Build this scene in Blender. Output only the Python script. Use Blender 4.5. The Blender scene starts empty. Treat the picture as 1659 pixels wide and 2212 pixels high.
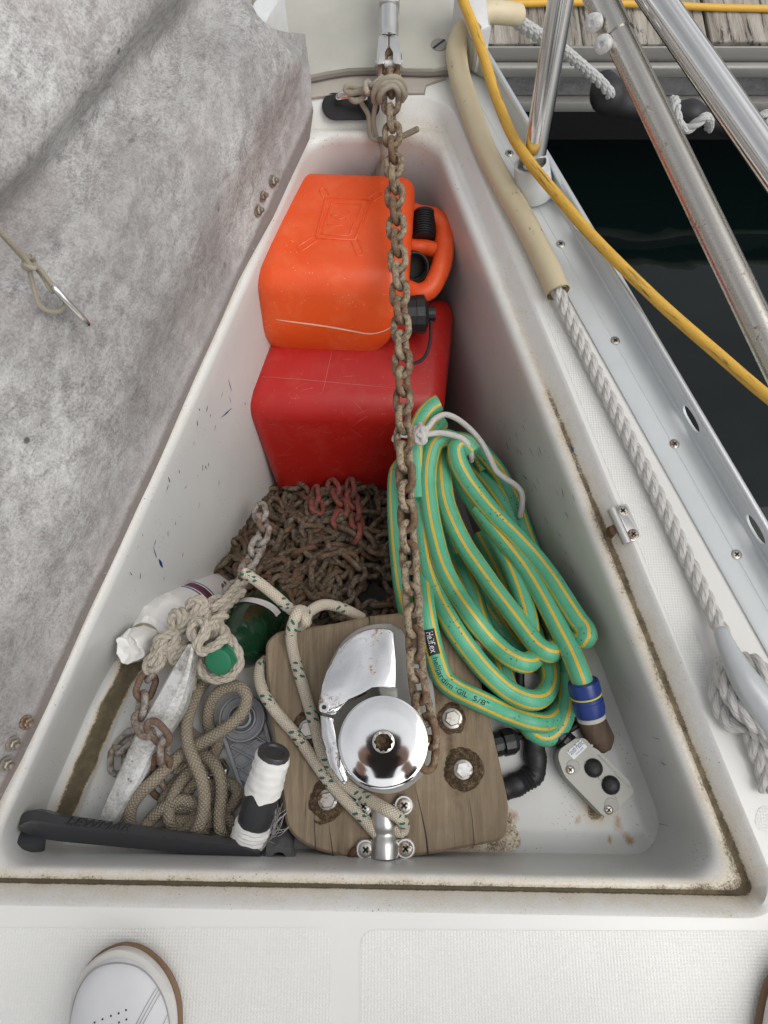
import bpy, bmesh, math, random
from mathutils import Vector, Matrix, Quaternion, noise as mnoise
from mathutils.geometry import tessellate_polygon, delaunay_2d_cdt
R = math.radians
rnd = random.Random(7)
SC = bpy.context.scene
COL = SC.collection

# ------------------------------------------------------------------ camera
CAM_H, PITCH, FOC = 0.87, R(71.5), 1534.0      # FOC in units of a 1659 x 2212 frame
cam = bpy.data.cameras.new('camera')
cam.sensor_fit = 'VERTICAL'; cam.sensor_height = 36.0; cam.lens = FOC / 2212 * 36.0
cam.clip_start = 0.01; cam.clip_end = 500
cam_o = bpy.data.objects.new('camera', cam); COL.objects.link(cam_o)
cam_o.location = (0, 0, CAM_H); cam_o.rotation_euler = (math.pi / 2 - PITCH, 0, 0)
SC.camera = cam_o

# ------------------------------------------------------------------ sky + sun (bright overcast)
SUN_EL, SUN_ROT = R(58), R(112)
w = bpy.data.worlds.new('World'); SC.world = w; w.use_nodes = True
nt = w.node_tree; nt.nodes.clear()
sky = nt.nodes.new('ShaderNodeTexSky'); sky.sky_type = 'NISHITA'; sky.sun_disc = False
sky.sun_elevation = SUN_EL; sky.sun_rotation = SUN_ROT; sky.dust_density = 3.0; sky.ozone_density = 1.0
hs = nt.nodes.new('ShaderNodeHueSaturation'); hs.inputs['Saturation'].default_value = 0.12
# broken cloud: soft patches over the sky
tc = nt.nodes.new('ShaderNodeTexCoord'); cn = nt.nodes.new('ShaderNodeTexNoise')
cn.inputs['Scale'].default_value = 2.2; cn.inputs['Detail'].default_value = 6
cr = nt.nodes.new('ShaderNodeMapRange'); cr.inputs[1].default_value = .35; cr.inputs[2].default_value = .7
cr.inputs[3].default_value = .75; cr.inputs[4].default_value = 1.5
mul = nt.nodes.new('ShaderNodeMix'); mul.data_type = 'RGBA'; mul.blend_type = 'MULTIPLY'; mul.inputs[0].default_value = 1
bg = nt.nodes.new('ShaderNodeBackground'); bg.inputs[1].default_value = 0.15
out = nt.nodes.new('ShaderNodeOutputWorld')
L = nt.links.new
L(sky.outputs[0], hs.inputs['Color']); L(tc.outputs['Generated'], cn.inputs['Vector']); L(cn.outputs[0], cr.inputs[0])
L(hs.outputs[0], mul.inputs[6]); L(cr.outputs[0], mul.inputs[7]); L(mul.outputs[2], bg.inputs[0]); L(bg.outputs[0], out.inputs[0])
sl = bpy.data.lights.new('sun', 'SUN'); sl.energy = 0.8; sl.angle = R(55); sl.color = (1, .97, .92)
so = bpy.data.objects.new('sun', sl); COL.objects.link(so)
az = SUN_ROT
sdir = Vector((math.sin(az) * math.cos(SUN_EL), math.cos(az) * math.cos(SUN_EL), math.sin(SUN_EL)))
so.rotation_euler = sdir.to_track_quat('Z', 'Y').to_euler()
SC.view_settings.view_transform = 'Standard'; SC.view_settings.look = 'None'
SC.view_settings.exposure = 0.21; SC.view_settings.gamma = 1.0

# ------------------------------------------------------------------ measuring: a picture position at a known height -> a point in the place
_s, _c = math.sin(PITCH), math.cos(PITCH)
def ray(u, v):
    x = (u - 829.5) / FOC; y = (v - 1106) / FOC
    return Vector((x, _c - y * _s, -_s - y * _c))
def P(u, v, z=0.0):
    d = ray(u, v); t = (z - CAM_H) / d.z
    return Vector((0, 0, CAM_H)) + d * t
def PD(u, v, t):
    return Vector((0, 0, CAM_H)) + ray(u, v) * t
def PPL(u, v, p0, n):
    d = ray(u, v); o = Vector((0, 0, CAM_H))
    return o + d * ((p0 - o).dot(n) / d.dot(n))
def toD(p):
    q = p - Vector((0, 0, CAM_H)); dep = q.y * _c - q.z * _s; up = q.y * _s + q.z * _c
    return 829.5 + q.x / dep * FOC, 1106 - up / dep * FOC
def CR(nx, ny, s): return lambda x, y: ((nx + x / s) / 1.15732, (ny + y / s) / 1.15732)
cA = CR(0, 0, 1.728); cB = CR(960, 0, 1.728); cC = CR(560, 380, 2.37); cD = CR(260, 1380, 2.37)
cE = CR(660, 1460, 2.37); cF = CR(1160, 1400, 2.183); cG = CR(0, 1760, 2.183); cH = CR(960, 960, 2.3533)
c1 = CR(600, 0, 2.592); c2 = CR(1200, 0, 2.304); c3 = CR(560, 1130, 3.318); c4 = CR(260, 1440, 3.318)
c5 = CR(1460, 900, 2.765); c7 = CR(1200, 1640, 3.770); c8 = CR(1460, 1700, 2.572)
def Q(c, x, y, z): return P(*c(x, y), z)
def QL(c, pts): return [Q(c, *p) for p in pts]

# ------------------------------------------------------------------ material kit
class G:
    def __init__(s, name):
        s.m = bpy.data.materials.new(name); s.m.use_nodes = True; s.nt = s.m.node_tree; s.nt.nodes.clear()
        s.out = s.N('ShaderNodeOutputMaterial'); s.b = s.N('ShaderNodeBsdfPrincipled')
        s.nt.links.new(s.b.outputs[0], s.out.inputs[0])
    def N(s, t, **k):
        n = s.nt.nodes.new(t)
        for a, v in k.items(): setattr(n, a, v)
        return n
    def put(s, sock, v):
        if isinstance(v, bpy.types.NodeSocket): s.nt.links.new(v, sock)
        elif isinstance(v, (tuple, list)): sock.default_value = tuple(v) + ((1,) if len(v) == 3 and len(sock.default_value) == 4 else ())
        else: sock.default_value = v
    def obj(s): return s.N('ShaderNodeTexCoord').outputs['Object']
    def uv(s): return s.N('ShaderNodeUVMap').outputs[0]
    def attr(s, n): a = s.N('ShaderNodeAttribute'); a.attribute_name = n; return a.outputs['Fac']
    def rand(s): return s.N('ShaderNodeObjectInfo').outputs['Random']
    def scale(s, v, sc, rot=(0, 0, 0)):
        n = s.N('ShaderNodeMapping'); s.put(n.inputs[0], v); n.inputs['Scale'].default_value = sc; n.inputs['Rotation'].default_value = rot
        return n.outputs[0]
    def noise(s, v, sc, det=4, ro=.6, dist=0):
        n = s.N('ShaderNodeTexNoise'); s.put(n.inputs['Vector'], v); n.inputs['Scale'].default_value = sc
        n.inputs['Detail'].default_value = det; n.inputs['Roughness'].default_value = ro; n.inputs['Distortion'].default_value = dist
        return n.outputs[0]
    def vor(s, v, sc, feat='F1', out=0):
        n = s.N('ShaderNodeTexVoronoi'); n.feature = feat; s.put(n.inputs['Vector'], v); n.inputs['Scale'].default_value = sc
        return n.outputs[out]
    def ramp(s, f, stops):
        n = s.N('ShaderNodeValToRGB'); s.put(n.inputs[0], f); e = n.color_ramp.elements
        while len(e) < len(stops): e.new(.5)
        for el, (p, c) in zip(e, stops):
            el.position = p; el.color = (c, c, c, 1) if not isinstance(c, tuple) else tuple(c) + (1,)
        return n.outputs[0]
    def mix(s, f, a, b, mode='MIX'):
        n = s.N('ShaderNodeMix'); n.data_type = 'RGBA'; n.blend_type = mode; s.put(n.inputs[0], f)
        s.put(n.inputs[6], a); s.put(n.inputs[7], b); return n.outputs[2]
    def math(s, op, a, b=0.0, c=0.0):
        n = s.N('ShaderNodeMath'); n.operation = op; s.put(n.inputs[0], a); s.put(n.inputs[1], b); s.put(n.inputs[2], c); return n.outputs[0]
    def sep(s, v):
        n = s.N('ShaderNodeSeparateXYZ'); s.put(n.inputs[0], v); return n.outputs
    def bump(s, h, st=.5, dist=.001, nrm=None):
        n = s.N('ShaderNodeBump'); s.put(n.inputs['Height'], h); n.inputs['Strength'].default_value = st; n.inputs['Distance'].default_value = dist
        if nrm is not None: s.put(n.inputs['Normal'], nrm)
        return n.outputs[0]
    def done(s, col, rough=.5, metal=0., nrm=None, **k):
        b = s.b; s.put(b.inputs['Base Color'], col); s.put(b.inputs['Roughness'], rough); s.put(b.inputs['Metallic'], metal)
        if nrm is not None: s.put(b.inputs['Normal'], nrm)
        for a, v in k.items(): s.put(b.inputs[a.replace('_', ' ')], v)
        return s.m

MT = {}
def plain(name, col, rough=.5, metal=0., nz=.25, sc=60, bump=.15, **k):
    g = G(name); o = g.obj(); n = g.noise(o, sc, 6, .65); n2 = g.noise(o, sc * .15, 3)
    lo = tuple(c * (1 - nz) for c in col); hi = tuple(min(1, c * (1 + nz)) for c in col)
    c = g.mix(g.math('MULTIPLY', g.math('ADD', n, n2), .5), lo, hi)
    r = g.ramp(n, [(.3, max(0.02, rough - .1)), (.7, min(1, rough + .12))])
    MT[name] = g.done(c, r, metal, g.bump(n, bump, .0006), **k); return MT[name]

def gelcoat(name, nonslip=False, dirt=False):
    g = G(name); o = g.obj()
    big = g.noise(o, 6, 4, .55); fine = g.noise(o, 260, 3, .7)
    base = g.mix(big, (.80, .795, .765), (.71, .705, .675)) if dirt else g.mix(big, (.83, .82, .785), (.745, .735, .70))
    sp = g.ramp(g.vor(o, 60), [(.035, 1.), (.06, 0.)])
    spm = g.math('MULTIPLY', sp, g.ramp(g.noise(o, 9, 3), [(.54, 0.), (.66, .7)]))
    base = g.mix(spm, base, (.09, .075, .06))
    nrm = None
    if nonslip:
        x = g.sep(o)
        k = 2 * math.pi / .0034
        sx = g.math('SINE', g.math('MULTIPLY', x[0], k)); sy = g.math('SINE', g.math('MULTIPLY', x[1], k))
        h = g.math('MULTIPLY', g.math('ADD', sx, 1.), g.math('ADD', sy, 1.))
        nrm = g.bump(h, .38, .00035)
        wear = g.noise(o, 18, 4, .6)
        base = g.mix(g.math('MULTIPLY', g.ramp(wear, [(.4, 0.), (.75, .5)]), 1.), base, (.84, .83, .79))
    if dirt:
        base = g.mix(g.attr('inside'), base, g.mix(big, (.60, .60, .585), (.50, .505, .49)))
        d = g.attr('dirt'); gr = g.noise(o, 420, 5, .8); md = g.noise(o, 42, 5, .7)
        t = g.math('ADD', g.math('MULTIPLY', d, 1.25), g.math('MULTIPLY', g.math('SUBTRACT', g.math('ADD', g.math('MULTIPLY', gr, 1.0), g.math('MULTIPLY', md, .6)), .8), 1.15))
        soft = g.ramp(t, [(.10, 0.), (.60, .6)])
        base = g.mix(soft, base, (.56, .43, .25))
        rt = g.math('ADD', g.attr('rust'), g.math('MULTIPLY', g.math('SUBTRACT', g.noise(g.scale(o, (1, .6, 1)), 90, 5, .75), .5), 1.6))
        base = g.mix(g.ramp(rt, [(.34, 0.), (.8, .85)]), base, g.mix(gr, (.20, .075, .02), (.48, .27, .10)))
        hard = g.math('MULTIPLY', g.ramp(t, [(.60, 0.), (.80, 1.)]), g.ramp(g.math('ADD', g.noise(o, 110, 5, .8), g.math('MULTIPLY', d, .25)), [(.44, .25), (.56, 1.)]))
        dc = g.mix(g.ramp(g.noise(o, 55, 6, .75), [(.38, 0.), (.62, 1.)]), (.055, .036, .016), (.25, .19, .11))
        fs_ = g.math('MULTIPLY', g.ramp(g.vor(o, 190), [(.11, 1.), (.18, 0.)]), g.ramp(g.noise(o, 16, 3), [(.52, 0.), (.64, .85)]))
        base = g.mix(fs_, base, (.11, .07, .035))
        gn = g.attr('green')
        dc = g.mix(gn, dc, g.mix(g.noise(o, 70, 4, .7), (.022, .017, .007), (.085, .07, .028)))
        base = g.mix(g.math('MULTIPLY', hard, .93), base, dc)
        nrm = g.bump(g.math('MULTIPLY', hard, gr), .5, .0015)
        rr = g.ramp(hard, [(0., .3), (1., .85)])
        MT[name] = g.done(base, rr, 0, nrm); return MT[name]
    if nrm is None: nrm = g.bump(g.noise(o, 12, 3), .12, .004)
    rr = g.ramp(fine, [(.3, .28), (.7, .42)])
    MT[name] = g.done(base, rr, 0, nrm); return MT[name]
gelcoat('gelcoat'); gelcoat('nonslip', nonslip=True); gelcoat('gelcoat_dirty', dirt=True)

def lid_mat():
    g = G('lid_underside'); o = g.obj(); st = g.scale(o, (1, 1, 1))
    n1 = g.noise(st, 14, 6, .7, .4); n2 = g.noise(g.scale(o, (1.0, .45, .8), (0, 0, -.3)), 75, 6, .8, .6); n3 = g.noise(o, 330, 3, .8)
    a = g.math('ADD', g.math('MULTIPLY', n1, .42), g.math('ADD', g.math('MULTIPLY', n2, .90), g.math('MULTIPLY', n3, .68)))
    c = g.ramp(g.math('MULTIPLY', a, .5), [(.36, (.13, .118, .113)), (.45, (.30, .29, .283)), (.54, (.50, .495, .482)), (.66, (.72, .72, .705))])
    e = g.attr('rim')
    c = g.mix(g.math('MULTIPLY', e, g.ramp(n1, [(.35, .15), (.7, .8)])), c, (.56, .51, .50))
    d = g.attr('dirt'); t = g.math('ADD', d, g.math('SUBTRACT', n2, .5))
    c = g.mix(g.ramp(t, [(.4, 0.), (.75, .8)]), c, (.13, .09, .07))
    v = g.vor(o, 22, 'F1'); sp = g.math('MULTIPLY', g.ramp(v, [(.07, 1.), (.11, 0.)]), g.ramp(g.noise(o, 5, 2), [(.5, 0.), (.56, .85)]))
    c = g.mix(sp, c, (.05, .045, .04))
    scr = g.ramp(g.noise(g.scale(o, (1, 6, 3), (.2, .3, .8)), 40, 3, .6), [(.68, 0.), (.74, .5)])
    c = g.mix(scr, c, (.72, .72, .7))
    big_ = g.noise(o, 4.5, 4, .6, .5); c = g.mix(g.ramp(big_, [(.42, .55), (.62, 0.)]), c, (.20, .185, .18)); c = g.mix(g.ramp(g.noise(o, 6, 3, .6, .3), [(.54, 0.), (.72, .35)]), c, (.40, .35, .345))
    MT['lid'] = g.done(c, .75, 0, g.bump(g.math('ADD', n2, g.math('MULTIPLY', n3, .8)), .8, .002))
lid_mat()

def rope_mat(name, c0, c1, k=1.0, n=6, depth=.0012, fleck=None, dirt=(.12, .09, .06), strand=False):  # dirt: tone that shades the weave crevices in the colour
    """u = metres along the rope, v = turns round it"""
    g = G(name); uv = g.sep(g.uv()); o = g.obj()
    a = g.math('MULTIPLY', uv[0], k); b = g.math('MULTIPLY', uv[1], n)
    if strand:
        w = g.math('SINE', g.math('MULTIPLY', g.math('ADD', g.math('MULTIPLY', a, 1.), b), 2 * math.pi)); h = w
        hh = g.math('ADD', g.math('MULTIPLY', w, .5), g.math('MULTIPLY', g.noise(g.scale(g.uv(), (k * .5, n * 3, 1)), 3, 4, .7), .9))
    else:
        s1 = g.math('SINE', g.math('MULTIPLY', g.math('ADD', a, b), 2 * math.pi)); s2 = g.math('SINE', g.math('MULTIPLY', g.math('SUBTRACT', a, b), 2 * math.pi))
        h = g.math('MULTIPLY', s1, s2); hh = g.math('ADD', g.math('ABSOLUTE', h), g.math('MULTIPLY', g.noise(o, 900, 2), .4))
    nz = g.noise(o, 45, 5, .6); nf = g.noise(o, 700, 3, .7)
    c = g.mix(g.math('ADD', g.math('MULTIPLY', nz, .6), g.math('MULTIPLY', nf, .4)), c0, c1)
    crevice_shade = g.math('ABSOLUTE', h)
    c = g.mix(g.ramp(crevice_shade, [(.0, .55), (.3, 0.)]), c, dirt)  # shade between the strands painted into the rope colour
    if fleck:
        ph = g.math('FRACT', g.math('MULTIPLY', uv[0], 16.))
        band = g.math('LESS_THAN', ph, .38)
        chk = g.math('GREATER_THAN', g.math('MULTIPLY', g.math('SINE', g.math('MULTIPLY', g.math('ADD', a, b), math.pi)), g.math('SINE', g.math('MULTIPLY', g.math('SUBTRACT', g.math('MULTIPLY', uv[1], 2.), g.math('MULTIPLY', uv[0], 16.)), 2 * math.pi))), .42)
        c = g.mix(g.math('MULTIPLY', band, chk), c, fleck)
    MT[name] = g.done(c, .9, 0, g.bump(hh, .9, depth)); return MT[name]
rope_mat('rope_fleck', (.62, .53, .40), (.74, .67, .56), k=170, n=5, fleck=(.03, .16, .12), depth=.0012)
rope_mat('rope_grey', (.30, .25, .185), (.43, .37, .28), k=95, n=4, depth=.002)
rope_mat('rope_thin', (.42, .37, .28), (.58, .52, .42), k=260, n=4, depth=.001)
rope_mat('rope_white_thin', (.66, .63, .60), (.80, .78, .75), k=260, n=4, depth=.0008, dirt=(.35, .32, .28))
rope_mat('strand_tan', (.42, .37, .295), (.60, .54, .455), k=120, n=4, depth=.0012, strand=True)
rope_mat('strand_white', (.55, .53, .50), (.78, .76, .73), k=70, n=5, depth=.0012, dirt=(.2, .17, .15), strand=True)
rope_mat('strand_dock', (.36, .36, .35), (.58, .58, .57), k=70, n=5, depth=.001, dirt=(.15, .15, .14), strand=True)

def chain_mat(name, a, b, c, d, rust):
    g = G(name); o = g.obj(); r = g.rand()
    off = g.N('ShaderNodeVectorMath', operation='ADD'); cmb = g.N('ShaderNodeCombineXYZ')
    for i in range(3): g.put(cmb.inputs[i], g.math('MULTIPLY', r, 7.3 + 3 * i))
    g.put(off.inputs[0], o); g.put(off.inputs[1], cmb.outputs[0]); o = off.outputs[0]
    n = g.noise(o, 130, 6, .75, .3); n2 = g.noise(o, 420, 4, .8); n3 = g.noise(o, 40, 3)
    t = g.math('ADD', g.math('MULTIPLY', n, .65), g.math('MULTIPLY', n2, .45))
    col = g.ramp(t, [(.40, d), (.49, c), (.56, a), (.68, b)])
    rm = g.math('MULTIPLY', g.ramp(g.math('ADD', n3, g.math('MULTIPLY', g.math('SUBTRACT', r, .5), .3)), [(.52 - rust * .25, 0.), (.66 - rust * .2, .85)]), .9)
    rc = g.mix(n2, (.05, .022, .011), (.22, .105, .045))
    col = g.mix(rm, col, rc)
    MT[name] = g.done(col, g.ramp(t, [(.35, .9), (.7, .65)]), g.ramp(t, [(.3, .1), (.6, .0)]), g.bump(g.math('ADD', n, n2), .8, .0016)); return MT[name]
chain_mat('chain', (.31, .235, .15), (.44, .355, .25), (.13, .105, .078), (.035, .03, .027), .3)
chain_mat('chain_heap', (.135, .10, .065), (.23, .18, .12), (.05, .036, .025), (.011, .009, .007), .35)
chain_mat('chain_red', (.26, .06, .045), (.34, .09, .07), (.10, .06, .045), (.04, .03, .025), .0)
chain_mat('chain_grey', (.36, .33, .29), (.47, .44, .40), (.21, .19, .165), (.08, .07, .06), .0)
chain_mat('chain_rusty', (.30, .26, .22), (.42, .38, .34), (.17, .13, .10), (.05, .03, .02), .75)

def galv_mat():
    g = G('galvanised'); o = g.obj(); n = g.noise(o, 22, 5, .65, .3); f = g.noise(o, 260, 5, .75)
    c = g.ramp(g.math('ADD', g.math('MULTIPLY', n, .7), g.math('MULTIPLY', f, .4)), [(.40, (.26, .245, .21)), (.50, (.52, .51, .485)), (.60, (.72, .72, .71))])
    sp = g.math('MULTIPLY', g.ramp(g.vor(o, 95), [(.12, 1.), (.2, 0.)]), g.ramp(g.noise(o, 30, 2), [(.5, 0.), (.58, .7)]))
    c = g.mix(sp, c, (.12, .1, .08))
    MT['galv'] = g.done(c, g.ramp(n, [(.3, .6), (.7, .4)]), .3, g.bump(f, .45, .0008))
galv_mat()

def wood_mat(name, lo, mid, hi, gs=1.0, stain=True, crackpos=.335):
    g = G(name); o = g.obj(); st = g.scale(o, (1, .06, 1))
    n = g.noise(st, 90 * gs, 7, .72, .5); w = g.noise(st, 14 * gs, 4, .6, 1.2); f = g.noise(st, 420 * gs, 3, .7)
    t = g.math('ADD', g.math('MULTIPLY', n, .55), g.math('ADD', g.math('MULTIPLY', w, .45), g.math('MULTIPLY', f, .2)))
    c = g.ramp(t, [(.42, lo), (.58, mid), (.76, hi)])
    crk = g.ramp(n, [(crackpos - .04, 1.), (crackpos, 0.)])
    c = g.mix(g.math('MULTIPLY', crk, .85), c, tuple(x * .25 for x in lo))
    if stain:
        s = g.ramp(g.noise(o, 11, 5, .65, .4), [(.46, 0.), (.70, .6)])
        c = g.mix(s, c, tuple(x * .7 for x in mid))
        d = g.attr('dirt'); dn = g.math('ADD', d, g.math('MULTIPLY', g.math('SUBTRACT', g.noise(o, 60, 5, .7), .5), 1.1))
        c = g.mix(g.ramp(dn, [(.3, 0.), (.8, .85)]), c, (.075, .038, .016))
    MT[name] = g.done(c, .8, 0, g.bump(g.math('SUBTRACT', t, crk), .5, .0012))
wood_mat('board_wood', (.115, .080, .047), (.225, .168, .108), (.335, .262, .18), 1.5)
wood_mat('handle_wood', (.07, .045, .03), (.12, .08, .055), (.17, .12, .085), 1.0, False)
wood_mat('dock_wood', (.06, .052, .042), (.21, .185, .155), (.44, .41, .36), .8, False, .42)
wood_mat('beam_wood', (.10, .10, .10), (.19, .19, .19), (.27, .27, .27), .45, False, .36)

def steel(name, col, rough, spots=0., brush=None):
    g = G(name); o = g.obj(); n = g.noise(o, 35, 5, .7); f = g.noise(g.scale(o, brush) if brush else o, 300, 4, .7)
    c = g.mix(n, tuple(x * .86 for x in col), col)
    r = g.math('ADD', g.math('MULTIPLY', f, rough * .8), rough * .6)
    m = 1.0
    if spots:
        t = g.math('ADD', g.math('MULTIPLY', n, .6), g.math('MULTIPLY', g.noise(o, 220, 4, .8), .5))
        sm = g.ramp(t, [(.62 - spots * .1, 0.), (.70 - spots * .1, 1.)])
        c = g.mix(sm, c, (.20, .10, .045)); r = g.math('ADD', r, g.math('MULTIPLY', sm, .45)); m = g.math('SUBTRACT', 1., g.math('MULTIPLY', sm, .75))
    MT[name] = g.done(c, r, m, g.bump(g.noise(o, 9, 2), .04, .004))
steel('chrome', (.88, .88, .88), .05, 0)
steel('chrome_spotted', (.90, .90, .90), .05, .12)
steel('stainless', (.80, .79, .77), .10, 0)
steel('stainless_old', (.60, .57, .52), .26, .05)
steel('bolt_steel', (.50, .48, .44), .38, .6)
steel('cast_alu', (.68, .67, .65), .34, 0)
steel('anodised', (.70, .72, .73), .42, 0)
steel('rusty_nut', (.42, .39, .34), .4, .55)

plain('orange_plastic', (.80, .088, .011), .38, nz=.08, sc=30, bump=.06, Subsurface_Weight=.0)
plain('red_plastic', (.43, .007, .010), .40, nz=.12, sc=25, bump=.08)
def can_mat(name, c0, dust, scr_c):
    g = G(name); o = g.obj(); n = g.noise(o, 9, 4, .6); f = g.noise(o, 420, 3, .8)
    c = g.mix(n, tuple(x * .85 for x in c0), tuple(min(1, x * 1.12) for x in c0))
    fade = g.math('MULTIPLY', g.ramp(g.noise(o, 22, 5, .7, .5), [(.48, 0.), (.72, .30)]), 1.)
    c = g.mix(fade, c, dust)
    s1 = g.ramp(g.noise(g.scale(o, (1, 9, 9), (.3, .2, .5)), 26, 3, .55), [(.70, 0.), (.73, .45)])
    s2 = g.ramp(g.noise(g.scale(o, (9, 1, 2), (.1, .7, .2)), 30, 3, .55), [(.71, 0.), (.74, .4)])
    c = g.mix(g.math('MULTIPLY', g.math('MAXIMUM', s1, s2), g.ramp(n, [(.4, .2), (.6, 1.)])), c, scr_c)
    sp = g.math('MULTIPLY', g.ramp(g.vor(o, 130), [(.08, 1.), (.14, 0.)]), g.ramp(g.noise(o, 12, 3), [(.5, 0.), (.6, .6)]))
    c = g.mix(sp, c, scr_c)
    MT[name] = g.done(c, g.ramp(g.math('ADD', g.math('MULTIPLY', f, .5), g.math('MULTIPLY', n, .5)), [(.35, .30), (.7, .55)]), 0, g.bump(g.math('ADD', n, g.math('MULTIPLY', f, .15)), .25, .002))
can_mat('orange_plastic', (.78, .085, .011), (.80, .22, .09), (.88, .45, .28))
can_mat('red_plastic', (.44, .012, .008), (.50, .07, .05), (.62, .20, .19))
plain('cleat_metal', (.56, .58, .59), .38, .25, nz=.12, sc=40, bump=.15)
plain('black_plastic', (.012, .012, .013), .42, nz=.3, sc=120)
plain('black_rubber', (.010, .010, .012), .55, nz=.3, sc=90)
plain('dark_grey_plastic', (.045, .047, .050), .5, nz=.2, sc=90, bump=.25)
plain('star_grey', (.10, .10, .102), .55, nz=.2, sc=80, bump=.2)
plain('handle_plastic', (.036, .037, .040), .36, nz=.25, sc=140, bump=.3)
plain('grey_plastic', (.29, .295, .31), .55, nz=.2, sc=70)
plain('remote_grey', (.43, .43, .39), .6, nz=.22, sc=32, bump=.3)
plain('alu_dull', (.30, .295, .275), .55, .35, nz=.22, sc=14, bump=.2)
plain('stem_plate', (.46, .45, .39), .55, .08, nz=.38, sc=16, bump=.25)
plain('stem_paint', (.62, .63, .63), .5, .0, nz=.3, sc=60, bump=.3)
plain('sealant', (.42, .385, .34), .85, nz=.3, sc=45, bump=.8)
plain('lip_strip', (.22, .20, .175), .7, nz=.3, sc=40)
plain('toe_rail', (.62, .645, .65), .42, .15, nz=.12, sc=25, bump=.1)
plain('white_tape', (.78, .77, .74), .7, nz=.12, sc=50, bump=.6)
plain('white_plastic', (.74, .74, .72), .45, nz=.12, sc=40)
plain('purple_print', (.12, .03, .07), .5, nz=.2)
plain('navy_print', (.03, .06, .17), .5, nz=.2)
plain('black_print', (.008, .012, .012), .6, nz=.1)
plain('black_ink', (.012, .03, .025), .7, nz=.1)
plain('label_white', (.75, .76, .77), .5, nz=.05)
plain('green_cap', (.012, .16, .075), .38, nz=.12, sc=40)
plain('blue_plastic', (.012, .035, .18), .35, nz=.2, sc=60)
plain('yellow_cable', (.66, .37, .045), .5, nz=.25, sc=40, bump=.3)
plain('chafe_hose', (.64, .545, .36), .5, nz=.14, sc=22, bump=.2)
plain('goo', (.115, .072, .036), .75, nz=.65, sc=110, bump=1.0)
def goo_mat():
    g = G('old_sealant'); o = g.obj(); n = g.noise(o, 170, 6, .8, .4); n2 = g.noise(o, 600, 3, .8)
    c = g.ramp(g.math('ADD', g.math('MULTIPLY', n, .7), g.math('MULTIPLY', n2, .35)), [(.38, (.018, .010, .005)), (.50, (.075, .045, .02)), (.58, (.17, .115, .06)), (.70, (.40, .32, .20))])
    MT['goo'] = g.done(c, .75, 0, g.bump(g.math('ADD', n, n2), 1., .003))
goo_mat()
plain('rust_flake', (.10, .05, .025), .9, nz=.5, sc=160, bump=1.)
plain('sneaker_white', (.66, .66, .67), .6, nz=.13, sc=40, bump=.5)
plain('sneaker_mid', (.60, .585, .545), .6, nz=.12, sc=60, bump=.2)
plain('sneaker_brown', (.20, .12, .07), .7, nz=.2, sc=60)
plain('stitch', (.33, .32, .31), .8, nz=.1)
plain('denim', (.03, .04, .07), .9, nz=.2, sc=300)
plain('jacket', (.02, .022, .03), .85, nz=.2, sc=200)
plain('skin', (.55, .33, .24), .5, nz=.08, sc=60)
plain('hair', (.05, .03, .02), .7, nz=.3, sc=200)

def cable_wear():
    g = G('yellow_cable_worn'); uv = g.uv(); o = g.obj()
    n = g.noise(g.scale(uv, (14, 9, 1)), 1.0, 5, .7, .6); b = g.noise(o, 30, 4)
    c = g.mix(b, (.56, .30, .03), (.76, .46, .07))
    c = g.mix(g.ramp(n, [(.56, 0.), (.64, .85)]), c, (.10, .07, .03)); c = g.mix(g.ramp(g.noise(o, 420, 3, .7), [(.6, 0.), (.7, .5)]), c, (.25, .15, .03))
    MT['yellow_worn'] = g.done(c, .5, 0, g.bump(n, .3, .001))
cable_wear()
def chafe():
    g = G('chafe_guard_hose'); o = g.obj(); b = g.noise(o, 14, 4, .6)
    c = g.mix(b, (.66, .58, .40), (.52, .43, .27))
    sc = g.ramp(g.noise(g.scale(o, (1, .4, 1), (0, 0, .5)), 120, 5, .7), [(.62, 0.), (.68, .85)])
    c = g.mix(g.math('MULTIPLY', sc, g.ramp(g.noise(o, 18, 2), [(.5, 0.), (.6, 1.)])), c, (.12, .08, .04))
    MT['chafe'] = g.done(c, .45, 0, g.bump(b, .3, .003))
chafe()
def hose_mat():
    g = G('garden_hose'); uv = g.sep(g.uv()); o = g.obj()
    n = 5
    ph = g.math('FRACT', g.math('ADD', g.math('MULTIPLY', uv[1], n), g.math('MULTIPLY', uv[0], .55)))
    d = g.math('ABSOLUTE', g.math('SUBTRACT', ph, .5))
    st = g.math('LESS_THAN', d, .115)
    nz = g.noise(o, 50, 4, .6)
    c = g.mix(nz, (.07, .345, .20), (.12, .44, .27))
    yc = g.mix(g.noise(o, 160, 4, .7), (.62, .36, .02), (.74, .47, .05))
    c = g.mix(st, c, yc)
    spk = g.math('MULTIPLY', g.ramp(g.vor(o, 150), [(.16, 1.), (.24, 0.)]), g.ramp(g.noise(o, 24, 3), [(.5, 0.), (.58, .8)]))
    c = g.mix(spk, c, (.03, .06, .045))
    ys = g.ramp(g.noise(o, 260, 3), [(.64, 0.), (.68, .4)])
    c = g.mix(ys, c, (.35, .36, .06))
    a = g.math('MULTIPLY', uv[0], 130.); b = g.math('MULTIPLY', uv[1], 14.)
    h = g.math('MULTIPLY', g.math('SINE', g.math('MULTIPLY', g.math('ADD', a, b), 6.2832)), g.math('SINE', g.math('MULTIPLY', g.math('SUBTRACT', a, b), 6.2832)))
    MT['hose'] = g.done(c, g.ramp(nz, [(.3, .34), (.7, .5)]), 0, g.bump(h, .22, .0006))
hose_mat()
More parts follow.
